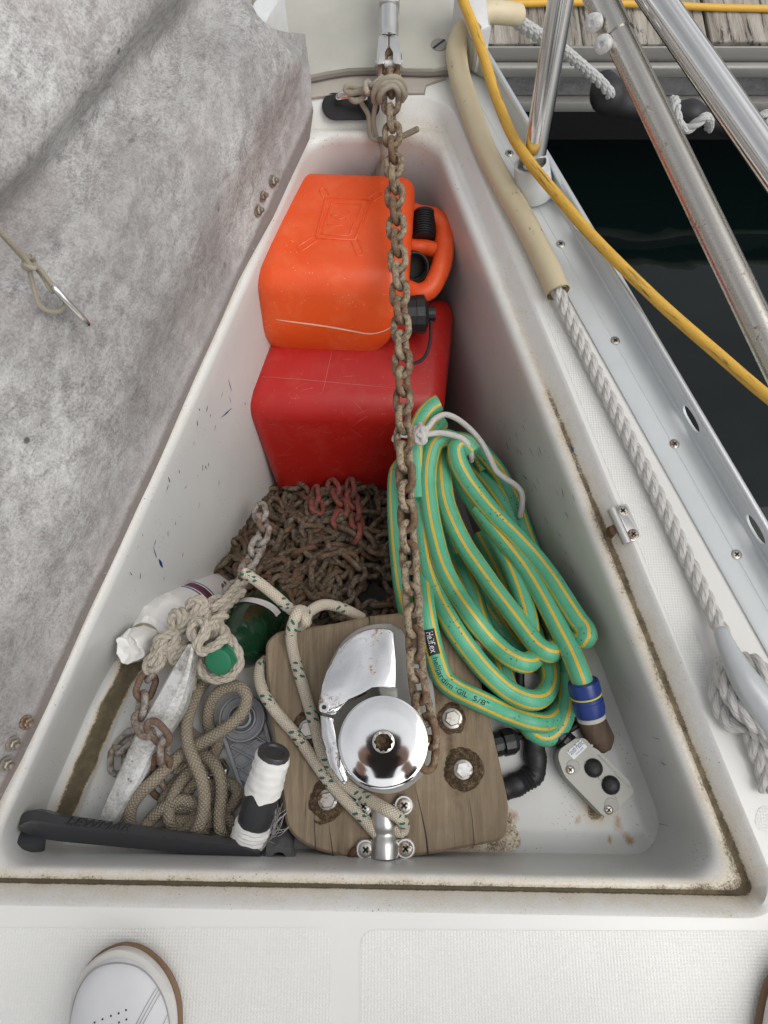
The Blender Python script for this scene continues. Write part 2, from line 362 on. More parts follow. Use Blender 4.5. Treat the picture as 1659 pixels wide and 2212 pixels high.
def water_mat():
    g = G('harbour_water'); o = g.obj()
    h = g.math('ADD', g.noise(g.scale(o, (1, 1.5, 1)), 1.6, 2, .4, .3), g.math('MULTIPLY', g.noise(o, 7, 2), .05))
    MT['water'] = g.done((.002, .005, .0048), .02, 0, g.bump(h, .22, .06), IOR=1.33)
water_mat()
def glass_mat():
    g = G('dark_green_bottle'); o = g.obj()
    MT['bottle_green'] = g.done(g.mix(g.noise(o, 30, 3), (.006, .035, .016), (.012, .06, .026)), .09, 0, g.bump(g.noise(o, 25, 2), .2, .003), Transmission_Weight=.35)
glass_mat()
# ------------------------------------------------------------------ geometry kit
class MB:
    """collects vertices, faces and uv; build() links them as ONE mesh object"""
    def __init__(s): s.v = []; s.f = []; s.uv = {}; s.at = {}
    def add(s, vs, fs, uvs=None):
        o = len(s.v); s.v += [Vector(x) for x in vs]
        for i, f in enumerate(fs):
            if uvs: s.uv[len(s.f)] = uvs[i]
            s.f.append([k + o for k in f])
        return s
    def build(s, name, mat, parent=None, smooth=40, origin=None):
        me = bpy.data.meshes.new(name)
        if parent is not None: org = parent.matrix_world.translation.copy() if False else parent['_loc']
        else: org = None
        if parent is None:
            if origin is None:
                xs = [p.x for p in s.v]; ys = [p.y for p in s.v]; zs = [p.z for p in s.v]
                origin = Vector(((min(xs) + max(xs)) / 2, (min(ys) + max(ys)) / 2, min(zs)))
            base = Vector(origin)
        else: base = Vector(org)
        me.from_pydata([tuple(p - base) for p in s.v], [], s.f)
        if s.uv:
            l = me.uv_layers.new(name='UVMap')
            for pi, p in enumerate(me.polygons):
                if pi in s.uv:
                    for k, li in enumerate(p.loop_indices): l.data[li].uv = s.uv[pi][k]
        for k, vals in s.at.items():
            a = me.attributes.new(k, 'FLOAT', 'POINT'); a.data.foreach_set('value', vals)
        me.materials.append(MT[mat] if isinstance(mat, str) else mat)
        me.validate()
        if smooth:
            me.polygons.foreach_set('use_smooth', [True] * len(me.polygons))
            me.set_sharp_from_angle(angle=R(smooth))
        me.update()
        o = bpy.data.objects.new(name, me); COL.objects.link(o)
        if parent is None: o.location = base; o['_loc'] = tuple(base)
        else: o.parent = parent; o['_loc'] = tuple(base)
        return o
def tag(o, label, cat, group=None, kind=None):
    if label: o['label'] = label
    if cat: o['category'] = cat
    if group: o['group'] = group
    if kind: o['kind'] = kind
    return o
def thing(name, label, cat, loc, group=None):
    o = bpy.data.objects.new(name, None); COL.objects.link(o); o.empty_display_size = .02
    o.location = loc; o['_loc'] = tuple(loc); return tag(o, label, cat, group)

def spline(pts, step=.004, closed=False):
    """smooth curve through pts (Vectors), evenly resampled"""
    p = [Vector(x) for x in pts]; n = len(p); outp = []
    segs = n if closed else n - 1
    for i in range(segs):
        if closed: a, b, c, d = p[(i - 1) % n], p[i], p[(i + 1) % n], p[(i + 2) % n]
        else: a, b, c, d = p[max(i - 1, 0)], p[i], p[i + 1], p[min(i + 2, n - 1)]
        if i == 0 and not closed: a = b * 2 - c
        if i == n - 2 and not closed: d = c * 2 - b
        k = max(2, int((c - b).length / step * 1.6))
        t0 = 0; t1 = max((b - a).length, 1e-5) ** .5; t2 = t1 + max((c - b).length, 1e-5) ** .5; t3 = t2 + max((d - c).length, 1e-5) ** .5
        for j in range(k):
            t = t1 + (t2 - t1) * j / k
            A1 = a * ((t1 - t) / (t1 - t0)) + b * ((t - t0) / (t1 - t0)); A2 = b * ((t2 - t) / (t2 - t1)) + c * ((t - t1) / (t2 - t1)); A3 = c * ((t3 - t) / (t3 - t2)) + d * ((t - t2) / (t3 - t2))
            B1 = A1 * ((t2 - t) / (t2 - t0)) + A2 * ((t - t0) / (t2 - t0)); B2 = A2 * ((t3 - t) / (t3 - t1)) + A3 * ((t - t1) / (t3 - t1))
            outp.append(B1 * ((t2 - t) / (t2 - t1)) + B2 * ((t - t1) / (t2 - t1)))
    if not closed: outp.append(p[-1].copy())
    ln = [0]
    for i in range(1, len(outp)): ln.append(ln[-1] + (outp[i] - outp[i - 1]).length)
    m = max(2, int(ln[-1] / step)); res = []; j = 0
    for i in range(m + 1):
        s = ln[-1] * i / m
        while j < len(ln) - 2 and ln[j + 1] < s: j += 1
        q = (s - ln[j]) / max(ln[j + 1] - ln[j], 1e-9); res.append(outp[j].lerp(outp[j + 1], q))
    return res
def frames(path, up=Vector((0, 0, 1))):
    n = len(path); T = [(path[min(i + 1, n - 1)] - path[max(i - 1, 0)]).normalized() for i in range(n)]
    N = []; a = up - T[0] * up.dot(T[0])
    if a.length < .05: a = Vector((1, 0, 0)) - T[0] * T[0].x
    a.normalize()
    for i in range(n):
        if i:
            ax = T[i - 1].cross(T[i])
            if ax.length > 1e-9:
                q = Quaternion(ax.normalized(), T[i - 1].angle(T[i])); a = q @ a
            a = (a - T[i] * a.dot(T[i])).normalized()
        N.append(a.copy())
    return T, N, [T[i].cross(N[i]) for i in range(n)]
def cum(path):
    l = [0]
    for i in range(1, len(path)): l.append(l[-1] + (path[i] - path[i - 1]).length)
    return l
def tube(mb, path, r, n=10, cap=True, u0=0., roundcap=False, fr=None):
    T, N, B = fr or frames(path); l = cum(path); m = len(path)
    rr = (lambda i: r) if not callable(r) else (lambda i: r(l[i] / max(l[-1], 1e-9)))
    vs = []; fs = []; uv = []
    for i in range(m):
        for k in range(n):
            a = 2 * math.pi * k / n; vs.append(path[i] + (N[i] * math.cos(a) + B[i] * math.sin(a)) * rr(i))
    for i in range(m - 1):
        for k in range(n):
            k2 = (k + 1) % n
            fs.append([i * n + k, i * n + k2, (i + 1) * n + k2, (i + 1) * n + k])
            uv.append([(u0 + l[i], k / n), (u0 + l[i], (k + 1) / n), (u0 + l[i + 1], (k + 1) / n), (u0 + l[i + 1], k / n)])
    if cap:
        for i, sg in ((0, -1), (m - 1, 1)):
            c = len(vs); vs.append(path[i] + T[i] * sg * (rr(i) * (.7 if roundcap else 0.02)))
            if roundcap:
                c0 = len(vs)
                for k in range(n):
                    a = 2 * math.pi * k / n; vs.append(path[i] + T[i] * sg * rr(i) * .45 + (N[i] * math.cos(a) + B[i] * math.sin(a)) * rr(i) * .72)
                for k in range(n):
                    k2 = (k + 1) % n; q = [i * n + k, i * n + k2, c0 + k2, c0 + k]; fs.append(q if sg > 0 else q[::-1]); uv.append([(u0, k / n)] * 4)
                    q = [c0 + k, c0 + k2, c]; fs.append(q if sg > 0 else q[::-1]); uv.append([(u0, k / n)] * 3)
            else:
                for k in range(n):
                    k2 = (k + 1) % n; q = [i * n + k, i * n + k2, c]; fs.append(q if sg > 0 else q[::-1]); uv.append([(u0, k / n)] * 3)
    mb.add(vs, fs, uv); return T, N, B
def laid(mb, path, r, pitch, strands=3, n=8, seed=0.):
    """rope of twisted strands: each strand is real geometry"""
    T, N, B = frames(path); l = cum(path); sr = r * .54; orad = r * .50
    for s in range(strands):
        sub = []
        for i in range(len(path)):
            a = 2 * math.pi * (s / strands + l[i] / pitch) + seed
            sub.append(path[i] + (N[i] * math.cos(a) + B[i] * math.sin(a)) * orad)
        tube(mb, sub, sr, n, True, roundcap=True)
def lathe(mb, prof, org, axis, n=32, start=None, closed_prof=False):
    """prof: (radius, distance along axis)"""
    ax = Vector(axis).normalized(); ref = start or (Vector((1, 0, 0)) if abs(ax.x) < .9 else Vector((0, 1, 0)))
    e1 = (ref - ax * ref.dot(ax)).normalized(); e2 = ax.cross(e1); org = Vector(org); vs = []; fs = []; uv = []
    for (r, h) in prof:
        for k in range(n):
            a = 2 * math.pi * k / n; vs.append(org + ax * h + (e1 * math.cos(a) + e2 * math.sin(a)) * r)
    m = len(prof)
    for i in range(m - 1):
        for k in range(n):
            k2 = (k + 1) % n; fs.append([i * n + k, i * n + k2, (i + 1) * n + k2, (i + 1) * n + k])
            uv.append([(prof[i][1], k / n), (prof[i][1], (k + 1) / n), (prof[i + 1][1], (k + 1) / n), (prof[i + 1][1], k / n)])
    for i in (0, m - 1):
        if prof[i][0] > 1e-4:
            f = [i * n + k for k in range(n)]; fs.append(f[::-1] if i == 0 else f); uv.append([(0, 0)] * n)
    mb.add(vs, fs, uv)
def from_bm(mb, bm):
    bm.verts.index_update(); mb.add([v.co.copy() for v in bm.verts], [[v.index for v in f.verts] for f in bm.faces]); bm.free()
def prism(mb, poly, z0, z1, bev=.0, seg=3, mat4=None, topscale=None):
    """poly: list of Vectors (xy used); solid between z0 and z1 with bevelled edges"""
    bm = bmesh.new(); n = len(poly)
    area = sum(poly[i][0] * poly[(i + 1) % n][1] - poly[(i + 1) % n][0] * poly[i][1] for i in range(n))
    pl = list(poly) if area > 0 else list(poly)[::-1]
    lo = [bm.verts.new((p[0], p[1], z0)) for p in pl]; hi = [bm.verts.new((p[0], p[1], z1)) for p in pl]
    bm.faces.new(lo[::-1]); bm.faces.new(hi)
    for i in range(n): bm.faces.new([lo[i], lo[(i + 1) % n], hi[(i + 1) % n], hi[i]])
    if bev > 0:
        es = [e for e in bm.edges if abs(e.verts[0].co.z - e.verts[1].co.z) < 1e-7]
        bmesh.ops.bevel(bm, geom=es, offset=bev, offset_type='OFFSET', segments=seg, affect='EDGES', profile=.5, clamp_overlap=True)
    if mat4 is not None: bmesh.ops.transform(bm, matrix=mat4, verts=bm.verts)
    from_bm(mb, bm)
def hexa(mb, c, bev=.0, seg=3, sub=0):
    """solid from 8 corners: 4 bottom (ccw) then 4 top (ccw)"""
    bm = bmesh.new(); v = [bm.verts.new(x) for x in c]
    for f in ((3, 2, 1, 0), (4, 5, 6, 7), (0, 1, 5, 4), (1, 2, 6, 5), (2, 3, 7, 6), (3, 0, 4, 7)): bm.faces.new([v[i] for i in f])
    if bev: bmesh.ops.bevel(bm, geom=list(bm.edges) + list(bm.verts), offset=bev, offset_type='OFFSET', segments=seg, affect='EDGES', profile=.5, clamp_overlap=True)
    bmesh.ops.recalc_face_normals(bm, faces=bm.faces)
    from_bm(mb, bm)
def box(mb, lo, hi, bev=0., seg=2):
    a, b = lo, hi
    hexa(mb, [(a[0], a[1], a[2]), (b[0], a[1], a[2]), (b[0], b[1], a[2]), (a[0], b[1], a[2]), (a[0], a[1], b[2]), (b[0], a[1], b[2]), (b[0], b[1], b[2]), (a[0], b[1], b[2])], bev, seg)
def roundpoly(pts, r, k=6):
    out_ = []; n = len(pts)
    for i in range(n):
        p = Vector((pts[i][0], pts[i][1])); a = Vector((pts[i - 1][0], pts[i - 1][1])); b = Vector((pts[(i + 1) % n][0], pts[(i + 1) % n][1]))
        ri = r[i] if isinstance(r, (list, tuple)) else r
        da = (a - p); db = (b - p); d = min(ri, da.length * .48, db.length * .48)
        s = p + da.normalized() * d; e = p + db.normalized() * d
        for j in range(k + 1):
            t = j / k; out_.append(s * (1 - t) ** 2 + p * 2 * t * (1 - t) + e * t * t)
    return out_
def blob_bump(mb, amp, sc, seed=0):
    for i, p in enumerate(mb.v):
        mb.v[i] = p + mnoise.noise_vector(p * sc + Vector((seed, seed * 2, 0))) * amp
def text_geo(body, size, extrude=0.):
    cu = bpy.data.curves.new('t', 'FONT'); cu.body = body; cu.size = size; cu.extrude = extrude; cu.align_x = 'LEFT'; cu.resolution_u = 3
    o = bpy.data.objects.new('t', cu); COL.objects.link(o); dg = bpy.context.evaluated_depsgraph_get(); dg.update()
    me = o.evaluated_get(dg).to_mesh(); vs = [v.co.copy() for v in me.vertices]; fs = [list(p.vertices) for p in me.polygons]
    o.evaluated_get(dg).to_mesh_clear(); bpy.data.objects.remove(o); bpy.data.curves.remove(cu); return vs, fs
def dist_seg(p, a, b):
    ab = b - a; t = max(0, min(1, (p - a).dot(ab) / max(ab.dot(ab), 1e-12))); return (p - a - ab * t).length
def sstep(a, b, x):
    t = max(0., min(1., (x - a) / (b - a))); return t * t * (3 - 2 * t)
def screw(parent, c, nrm, r=.006, mat='bolt_steel', slot=False, name='screw'):
    mb = MB(); ax = Vector(nrm).normalized(); c = Vector(c)
    lathe(mb, [(r, -.002), (r, .0006), (r * .86, .0014), (r * .5, .0017), (0.00001, .0018)], c, ax, 20)
    s = mb.build(name, mat, parent)
    m2 = MB(); e1 = ax.orthogonal().normalized(); e2 = ax.cross(e1)
    for a, b in ((e1, e2), (e2, e1))[:1 if slot else 2]:
        L_, W_ = (r * .95, r * .13) if slot else (r * .5, r * .14)
        q = [c + ax * .0013 + a * sx * L_ + b * sy * W_ for sx, sy in ((-1, -1), (1, -1), (1, 1), (-1, 1))]
        q2 = [p + ax * .0008 for p in q]; hexa(m2, q + q2) if e1.cross(e2).dot(ax) * (1 if a is e1 else -1) > 0 else hexa(m2, q[::-1] + q2[::-1])
    m2.build('slot', 'black_print', s)
    return s
# ================================================================== THE SETTING: deck, locker, hull, water
def line_at(ln, y): return ln[0] + ln[1] * y
RW = (.351, -.287); LW = (-.420, .32)          # inner wall top of the locker, right and left: x = a + b*y
AFT0, AFTS = -.1335, -.0155; FRONT = .942
def ringpts(off, z, r, k=8, side=70):
    """rounded trapezoid; off = outward offset right, left, aft, front"""
    orr, ol, oa, of = off
    ra, rb = RW[0] + orr * 1.04, RW[1]; la, lb = LW[0] - ol * 1.05, LW[1]; a0 = AFT0 - oa; f = FRONT + of
    def inter_aft(a, b):
        # x = a + b*y ; y = a0 + AFTS*x
        y = (a0 + AFTS * a) / (1 - AFTS * b); return Vector((a + b * y, y))
    c = [inter_aft(la, lb), inter_aft(ra, rb), Vector((ra + rb * f, f)), Vector((la + lb * f, f))]
    res = []; n = 4
    for i in range(4):
        p, a, b = c[i], c[i - 1], c[(i + 1) % 4]
        da, db = (a - p).normalized(), (b - p).normalized()
        s, e = p + da * r, p + db * r
        for j in range(k + 1):
            t = j / k; res.append(s * (1 - t) ** 2 + p * 2 * t * (1 - t) + e * t * t)
        nx = c[(i + 1) % 4]; e2 = nx + (p - nx).normalized() * r
        for j in range(1, side): res.append(e.lerp(e2, j / side))
    return [Vector((q.x, q.y, z)) for q in res]
rings = [
 ((.037, .05, .034, .055), 0.0, .05), ((.032, .045, .029, .050), -.0025, .05), ((.024, .03, .0175, .026), -.0265, .018), ((.0205, .026, .0158, .02), -.0300, .016),
 ((.0165, .02, .0125, .016), -.0300, .016), ((.0145, .018, .0112, .014), -.0282, .018), ((.010, .012, .0075, .01), -.0278, .024), ((.006, .008, .004, .006), -.0285, .032),
 ((.003, .004, .0015, .003), -.0305, .04), ((0, 0, 0, 0), -.0345, .045), ((-.002, -.002, -.002, -.002), -.042, .05), ((-.004, -.004, -.004, -.006), -.07, .055),
 ((-.008, -.012, -.007, -.012), -.12, .06), ((-.014, -.02, -.012, -.02), -.18, .06), ((-.03, -.04, -.02, -.035), -.30, .06), ((-.045, -.06, -.03, -.05), -.52, .06)]
dirtprof = [.04, .08, .34, .86, .80, .56, .46, .34, .20, .10, .05, .03, .02, .02, .1, .15]
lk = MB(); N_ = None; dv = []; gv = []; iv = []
RP = [ringpts(o, z, r) for (o, z, r) in rings]; N_ = len(RP[0])
for rp in RP:
    for p in rp:
        if p.z < -.036 and p.x < LW[0] + LW[1] * p.y + .13 and p.y < .3: p.x -= min(1, (-.036 - p.z) / .14) * .034 * sstep(.26, .05, p.y)
for ri, rp in enumerate(RP):
    for p in rp:
        lk.v.append(p)
        aft = sstep(.0, -.11, p.y) ; right = 1 if p.x > .0 else 0
        cor = sstep(.14, .0, (Vector((p.x, p.y)) - Vector((.40, -.13))).length)
        base = dirtprof[ri]
        along = .5 + .5 * mnoise.noise(Vector((p.x * 7, p.y * 7, 3.1)))
        if right and aft < .5: base *= sstep(.95, .3, p.y) * (.45 + .75 * along) * (1.15 if p.y < .35 else .85)
        elif aft >= .5: base *= (1.0 if 2 <= ri <= 4 else .85) * (.75 + .5 * along)
        else: base *= .8
        fr_ = sstep(.86, .93, p.y); base = base * (1 - fr_) + fr_ * (.30 * along if 2 <= ri <= 10 else 0)
        base += cor * .10 * (1 if 2 <= ri <= 7 else .25 if ri <= 9 else 0)
        if ri in (0, 1): base = max(base, .20 * along * sstep(.9, .8, p.y) + cor * .12)
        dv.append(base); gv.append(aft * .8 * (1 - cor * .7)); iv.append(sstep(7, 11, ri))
for ri in range(len(RP) - 1):
    for k in range(N_):
        k2 = (k + 1) % N_; lk.f.append([ri * N_ + k, ri * N_ + k2, (ri + 1) * N_ + k2, (ri + 1) * N_ + k])
lk.f.append([(len(RP) - 1) * N_ + k for k in range(N_)])
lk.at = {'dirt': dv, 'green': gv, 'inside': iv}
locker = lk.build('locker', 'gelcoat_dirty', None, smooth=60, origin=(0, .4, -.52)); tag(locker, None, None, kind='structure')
# shelf that carries the windlass, as a moulded height field that runs up into the walls
def wallpoly(z):
    f = (-.034 - z) / .146
    return ((-.010 * f), (-.016 * f), (-.009 * f))
SHZ = -.172
sh = MB(); nx_, ny_ = 190, 84; dv = []; gv = []
X0, X1, Y0, Y1 = -.475, .40, -.148, .150
for j in range(ny_ + 1):
    for i in range(nx_ + 1):
        x = X0 + (X1 - X0) * i / nx_; y = Y0 + (Y1 - Y0) * j / ny_
        dr = (RW[0] - .013 + .009 + RW[1] * y - x) / 1.04; dl = (x - (LW[0] + .020 - .034 * sstep(.26, .05, y) - .009 + LW[1] * y)) / 1.05; da = y - (AFT0 + .012 - .008 + AFTS * x)
        r = .034; z = SHZ
        # smooth corner: combine distances
        ds = [max(0, r - d) for d in (dr, dl, da)]
        q = math.sqrt(sum(d * d for d in ds))
        if q > 0: z += (r - math.sqrt(max(0, r * r - min(q, r) ** 2)))
        plat = sstep(.046, .060, dl) ; z += .010 * plat if dl > 0 else 0
        z -= .006 * sstep(.115, .15, y)
        sh.v.append(Vector((x, y, z)))
        g = max(0, 1 - abs(dl - .035) / .019) * sstep(-.11, -.06, y + .015) * 1.5
        g += .22 * max(0, mnoise.noise(Vector((x * 22, y * 22, 1)))) ** 1.0
        g += .8 * max(0, 1 - (Vector((x, y)) - Vector((.285, -.073))).length / .032)
        g += .75 * max(0, 1 - (Vector((x, y)) - Vector((-.325, .05))).length / .03)
        g += .6 * sstep(.08, .14, y) * (1 if x < 0 else .4)
        dv.append(g); gv.append(max(0, 1 - abs(dl - .035) / .03) * .85)
for j in range(ny_):
    for i in range(nx_):
        a = j * (nx_ + 1) + i; sh.f.append([a, a + 1, a + nx_ + 2, a + nx_ + 1])
# front face of the shelf down into the chain well
b0 = len(sh.v)
for i in range(nx_ + 1):
    x = X0 + (X1 - X0) * i / nx_; sh.v.append(Vector((x, Y1 + .004, -.50))); dv.append(.6); gv.append(0.)
for i in range(nx_):
    a = ny_ * (nx_ + 1) + i; sh.f.append([a, a + 1, b0 + i + 1, b0 + i])
spots = [(P(u, v, SHZ), r_) for u, v, r_ in ((268, 1500, .020), (292, 1468, .012), (242, 1545, .012), (205, 1660, .008), (330, 1600, .014), (1150, 1690, .012), (1245, 1770, .010), (1330, 1775, .020), (1352, 1812, .016), (1312, 1812, .010), (1215, 1650, .008), (1105, 1760, .02), (1380, 1800, .008), (530, 1480, .012))]
rv = [sum(.85 * max(0, 1 - math.hypot((p.x - q.x) * 1.5, p.y - q.y) / r_) for q, r_ in spots) for p in sh.v]
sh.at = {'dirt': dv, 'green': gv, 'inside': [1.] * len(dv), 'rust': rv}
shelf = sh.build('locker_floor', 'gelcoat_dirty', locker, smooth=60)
# deck sheet with the locker opening
DR = (.506, -.393); DL = (-.585, .41)
def deck_out(o):
    return [Vector((-1.15, -1.6, 0)), Vector((1.12 + o, -1.6, 0)), Vector((DR[0] + .062 + o + DR[1] * -.9, -.9, 0)), Vector((DR[0] + .062 + o + DR[1] * .1, .1, 0)), Vector((DR[0] + .062 + o + DR[1] * 1.0, 1.0, 0)), Vector((.10 + o, 1.22, 0)), Vector((-.10 - o, 1.22, 0)), Vector((DL[0] - o + DL[1] * .9, .9, 0)), Vector((DL[0] - o, 0, 0)), Vector((-1.0, -.9, 0))]
dk = MB(); outl = deck_out(0); inn = RP[0]
tri = tessellate_polygon([outl, [Vector((p.x, p.y, 0)) for p in inn]])
allv = outl + [Vector((p.x, p.y, 0)) for p in inn]
fix = []
for t in tri:
    a, b, c = (allv[i] for i in t); fix.append(list(t) if (b - a).cross(c - a).z > 0 else list(t)[::-1])
dk.add(allv, fix)
deck = dk.build('deck', 'gelcoat', None, smooth=20, origin=(0, 0, 0)); tag(deck, None, None, kind='structure')
def panel(pts, z=.0004, r=.02):
    mb = MB(); prism(mb, roundpoly([P(u, v, 0) for u, v in pts], r), .0001, z, .0002, 1)
    o = mb.build('deck_nonslip', 'nonslip', deck, smooth=30); return o
panel([(-500, 2004), (713, 2004), (716, 2500), (-500, 2900)], r=.018)
panel([(778, 2008), (2000, 2012), (2300, 2600), (776, 2500)], r=.018)
panel([(1074, 448), (1112, 500), (1245, 770), (1400, 1090), (1540, 1469), (1526, 1488), (1502, 1480), (1325, 1042), (1160, 640)], r=.012)
panel([(1640, 1735), (1800, 1790), (1800, 1850), (1626, 1788)], r=.012)
# hull sides
hl = MB(); top = deck_out(.0); n = len(top); vs = []
for p in top: vs.append(p + Vector((0, 0, -.0015)))
for p in top: vs.append(Vector((p.x * .82, p.y - (.16 if p.y > .5 else 0), -1.3)))
hl.add(vs, [[i, (i + 1) % n, n + (i + 1) % n, n + i][::-1] for i in range(n)])
hull = hl.build('hull', 'gelcoat', None, smooth=30, origin=(0, 0, -1.3)); tag(hull, None, None, kind='structure')
wm = MB(); S_ = 60; wm.add([(-S_, -S_, 0), (S_, -S_, 0), (S_, S_, 0), (-S_, S_, 0)], [[0, 1, 2, 3]])
for i, p in enumerate(wm.v): wm.v[i] = p + Vector((0, 0, -1.0))
water = wm.build('water', 'water', None, smooth=0, origin=(0, 0, -1.0)); tag(water, None, None, kind='structure')

# ================================================================== locker lid, standing open on its left hinge
PHI = R(62); H0 = Vector((-.420, 0, .006)); hv = Vector((.305, .952, 0)).normalized(); ov = Vector((-.952, .305, 0)).normalized()
lv = ov * math.cos(PHI) + Vector((0, 0, 1)) * math.sin(PHI); ln_ = hv.cross(lv).normalized()
if ln_.dot(Vector((0, 0, CAM_H)) - H0) < 0: ln_ = -ln_
def LAB(u, v):
    q = PPL(u, v, H0, ln_) - H0; return Vector((q.dot(hv), q.dot(lv)))
def LP(u, v, d=0.): return PPL(u, v, H0 + ln_ * d, ln_)
ol_ = [Vector((-.15, 0))] + [LAB(*p) for p in ((47, 1642), (320, 1047), (516, 605), (590, 470), (668, 300), (677, 240), (668, 180), (655, 75), (610, 70), (575, 60), (550, 35), (538, 12), (532, -20), (528, -70))]
ol_ += [Vector((ol_[-1].x - .10, ol_[-1].y + .06)), Vector((.70, .56)), Vector((-.15, .86))]
dense = []
for i in range(len(ol_)):
    a, b = ol_[i], ol_[(i + 1) % len(ol_)]; m = max(1, int((b - a).length / .012))
    for k in range(m): dense.append(a.lerp(b, k / m))
def inside(p, poly):
    c = False; n = len(poly)
    for i in range(n):
        a, b = poly[i], poly[i - 1]
        if (a.y > p.y) != (b.y > p.y) and p.x < (b.x - a.x) * (p.y - a.y) / (b.y - a.y) + a.x: c = not c
    return c
gp = []
mnx, mxx = min(p.x for p in ol_), max(p.x for p in ol_); mny, mxy = min(p.y for p in ol_), max(p.y for p in ol_)
st = .009; yy = mny + st
while yy < mxy:
    xx = mnx + st
    while xx < mxx:
        q = Vector((xx, yy))
        if inside(q, ol_) and min(dist_seg(q, dense[i], dense[(i + 1) % len(dense)]) for i in range(0, len(dense), 1) if abs(dense[i].x - xx) < .03 and abs(dense[i].y - yy) < .03) > st * .6 if any(abs(d.x - xx) < .03 and abs(d.y - yy) < .03 for d in dense) else inside(q, ol_): gp.append(q)
        xx += st
    yy += st
vin = dense + gp
vo, eo, fo, *_ = delaunay_2d_cdt(vin, [(i, (i + 1) % len(dense)) for i in range(len(dense))], [list(range(len(dense)))], 1, 1e-6)
crease = [Vector(p) for p in ((540, -140), (440, 0), (320, 120), (165, 300), (65, 425), (-40, 520), (-260, 640), (-700, 900))]
def lid_h(ab):
    p = H0 + hv * ab.x + lv * ab.y; u, v = toD(p); q = Vector((u, v)); best = 1e9; sg = 1
    for i in range(len(crease) - 1):
        d = dist_seg(q, crease[i], crease[i + 1])
        if d < best:
            best = d; e = crease[i + 1] - crease[i]; sg = -1 if e.x * (q.y - crease[i].y) - e.y * (q.x - crease[i].x) > 0 else 1
    s = best * sg
    h = .062 * sstep(5, 125, s) - .030 * sstep(130, 480, s) + .062 * sstep(5, -110, s) - .006 * 1 - .014 * sstep(-110, -320, s)
    edge = sstep(0.012, .030 + .006 * mnoise.noise(Vector((ab.x * 9, 0, 0))), ab.y)
    df = min((dist_seg(ab, ol_[q_], ol_[q_ + 1]) for q_ in range(5, 15))); h = h * sstep(.02, .12, ab.y) * sstep(0., .06, df) + .005 * edge + .0025 * mnoise.noise(Vector((ab.x * 9, ab.y * 9, 0)))
    return h
lm = MB(); rim = []; dirt = []
K = len(vo); seen = set(); 
TH = .004
for q in vo:
    q = Vector(q); lm.v.append(H0 + hv * q.x + lv * q.y + ln_ * lid_h(q))
    de = q.y
    rim.append(max(0., 1 - de / .06)); dirt.append(.6 * max(0, 1 - de / .010) + .10 * max(0., 1 - de / .05) + .15 * sstep(.35, -.05, q.x) * max(0, 1 - de / .05))
for q in vo:
    q = Vector(q); lm.v.append(H0 + hv * q.x + lv * q.y - ln_ * TH); rim.append(0.); dirt.append(0.2)
def orient(f, want):
    a, b, c = (lm.v[i] for i in f[:3]); return f if (b - a).cross(c - a).dot(want) > 0 else f[::-1]
ecount = {}
for f in fo:
    lm.f.append(orient(list(f), ln_)); lm.f.append(orient([i + K for i in f], -ln_))
    for i in range(len(f)):
        e = (f[i], f[(i + 1) % len(f)]); ecount[tuple(sorted(e))] = ecount.get(tuple(sorted(e)), 0) + 1
for (a, b), c in ecount.items():
    if c == 1: lm.f.append([a, b, b + K, a + K])
lm.at = {'rim': rim, 'dirt': dirt}
lid = thing('locker_lid', 'grey weathered locker lid standing open along the left edge', 'lid', H0)
lm.build('lid_panel', 'lid', lid, smooth=50)
def nut(u, v, mat='rusty_nut', r=.0058):
    p = LP(u, v, .003); mb = MB()
    lathe(mb, [(r * 1.5, 0), (r * 1.5, .0015), (r, .0016)], p, ln_, 20)
    lathe(mb, [(r * 1.05, .0014), (r * 1.05, .006), (r * .8, .0068), (r * .62, .0069)], p, ln_, 6)
    lathe(mb, [(r * .6, .006), (r * .6, .011), (r * .5, .0118), (.00001, .012)], p, ln_, 14)
    nn = mb.build('nut', mat, lid, smooth=25)
for u, v in ((588, 391), (565, 423), (556, 455), (57, 1560), (27, 1606), (14, 1650)): nut(u, v)

def ribbon(bv, pts, wd, off=.0004, taper=False):
    m = MB(); o = Vector((0, 0, CAM_H)); q = []
    for u, v in [tuple(p)[:2] for p in spline([Vector((u, v, 0)) for u, v in pts], 6)]:
        h = bv.ray_cast(o, ray(u, v).normalized())
        if h[0] is None: continue
        nn = h[1] if h[1].dot(o - h[0]) > 0 else -h[1]; q.append((h[0] + nn * off, nn))
    n = len(q); vs = []
    for k, (p, nn) in enumerate(q):
        d = (q[min(k + 1, n - 1)][0] - q[max(k - 1, 0)][0]).normalized(); w_ = wd * (math.sin(math.pi * (k + .4) / (n - .2)) ** .5 if taper else 1) * (.75 + .5 * mnoise.noise(Vector((k * .4, wd * 900, 0))) ** 2); s_ = d.cross(nn).normalized() * w_; vs += [p + s_, p - s_]
    m.add(vs, [[2 * i, 2 * i + 1, 2 * i + 3, 2 * i + 2] for i in range(n - 1)]); return m
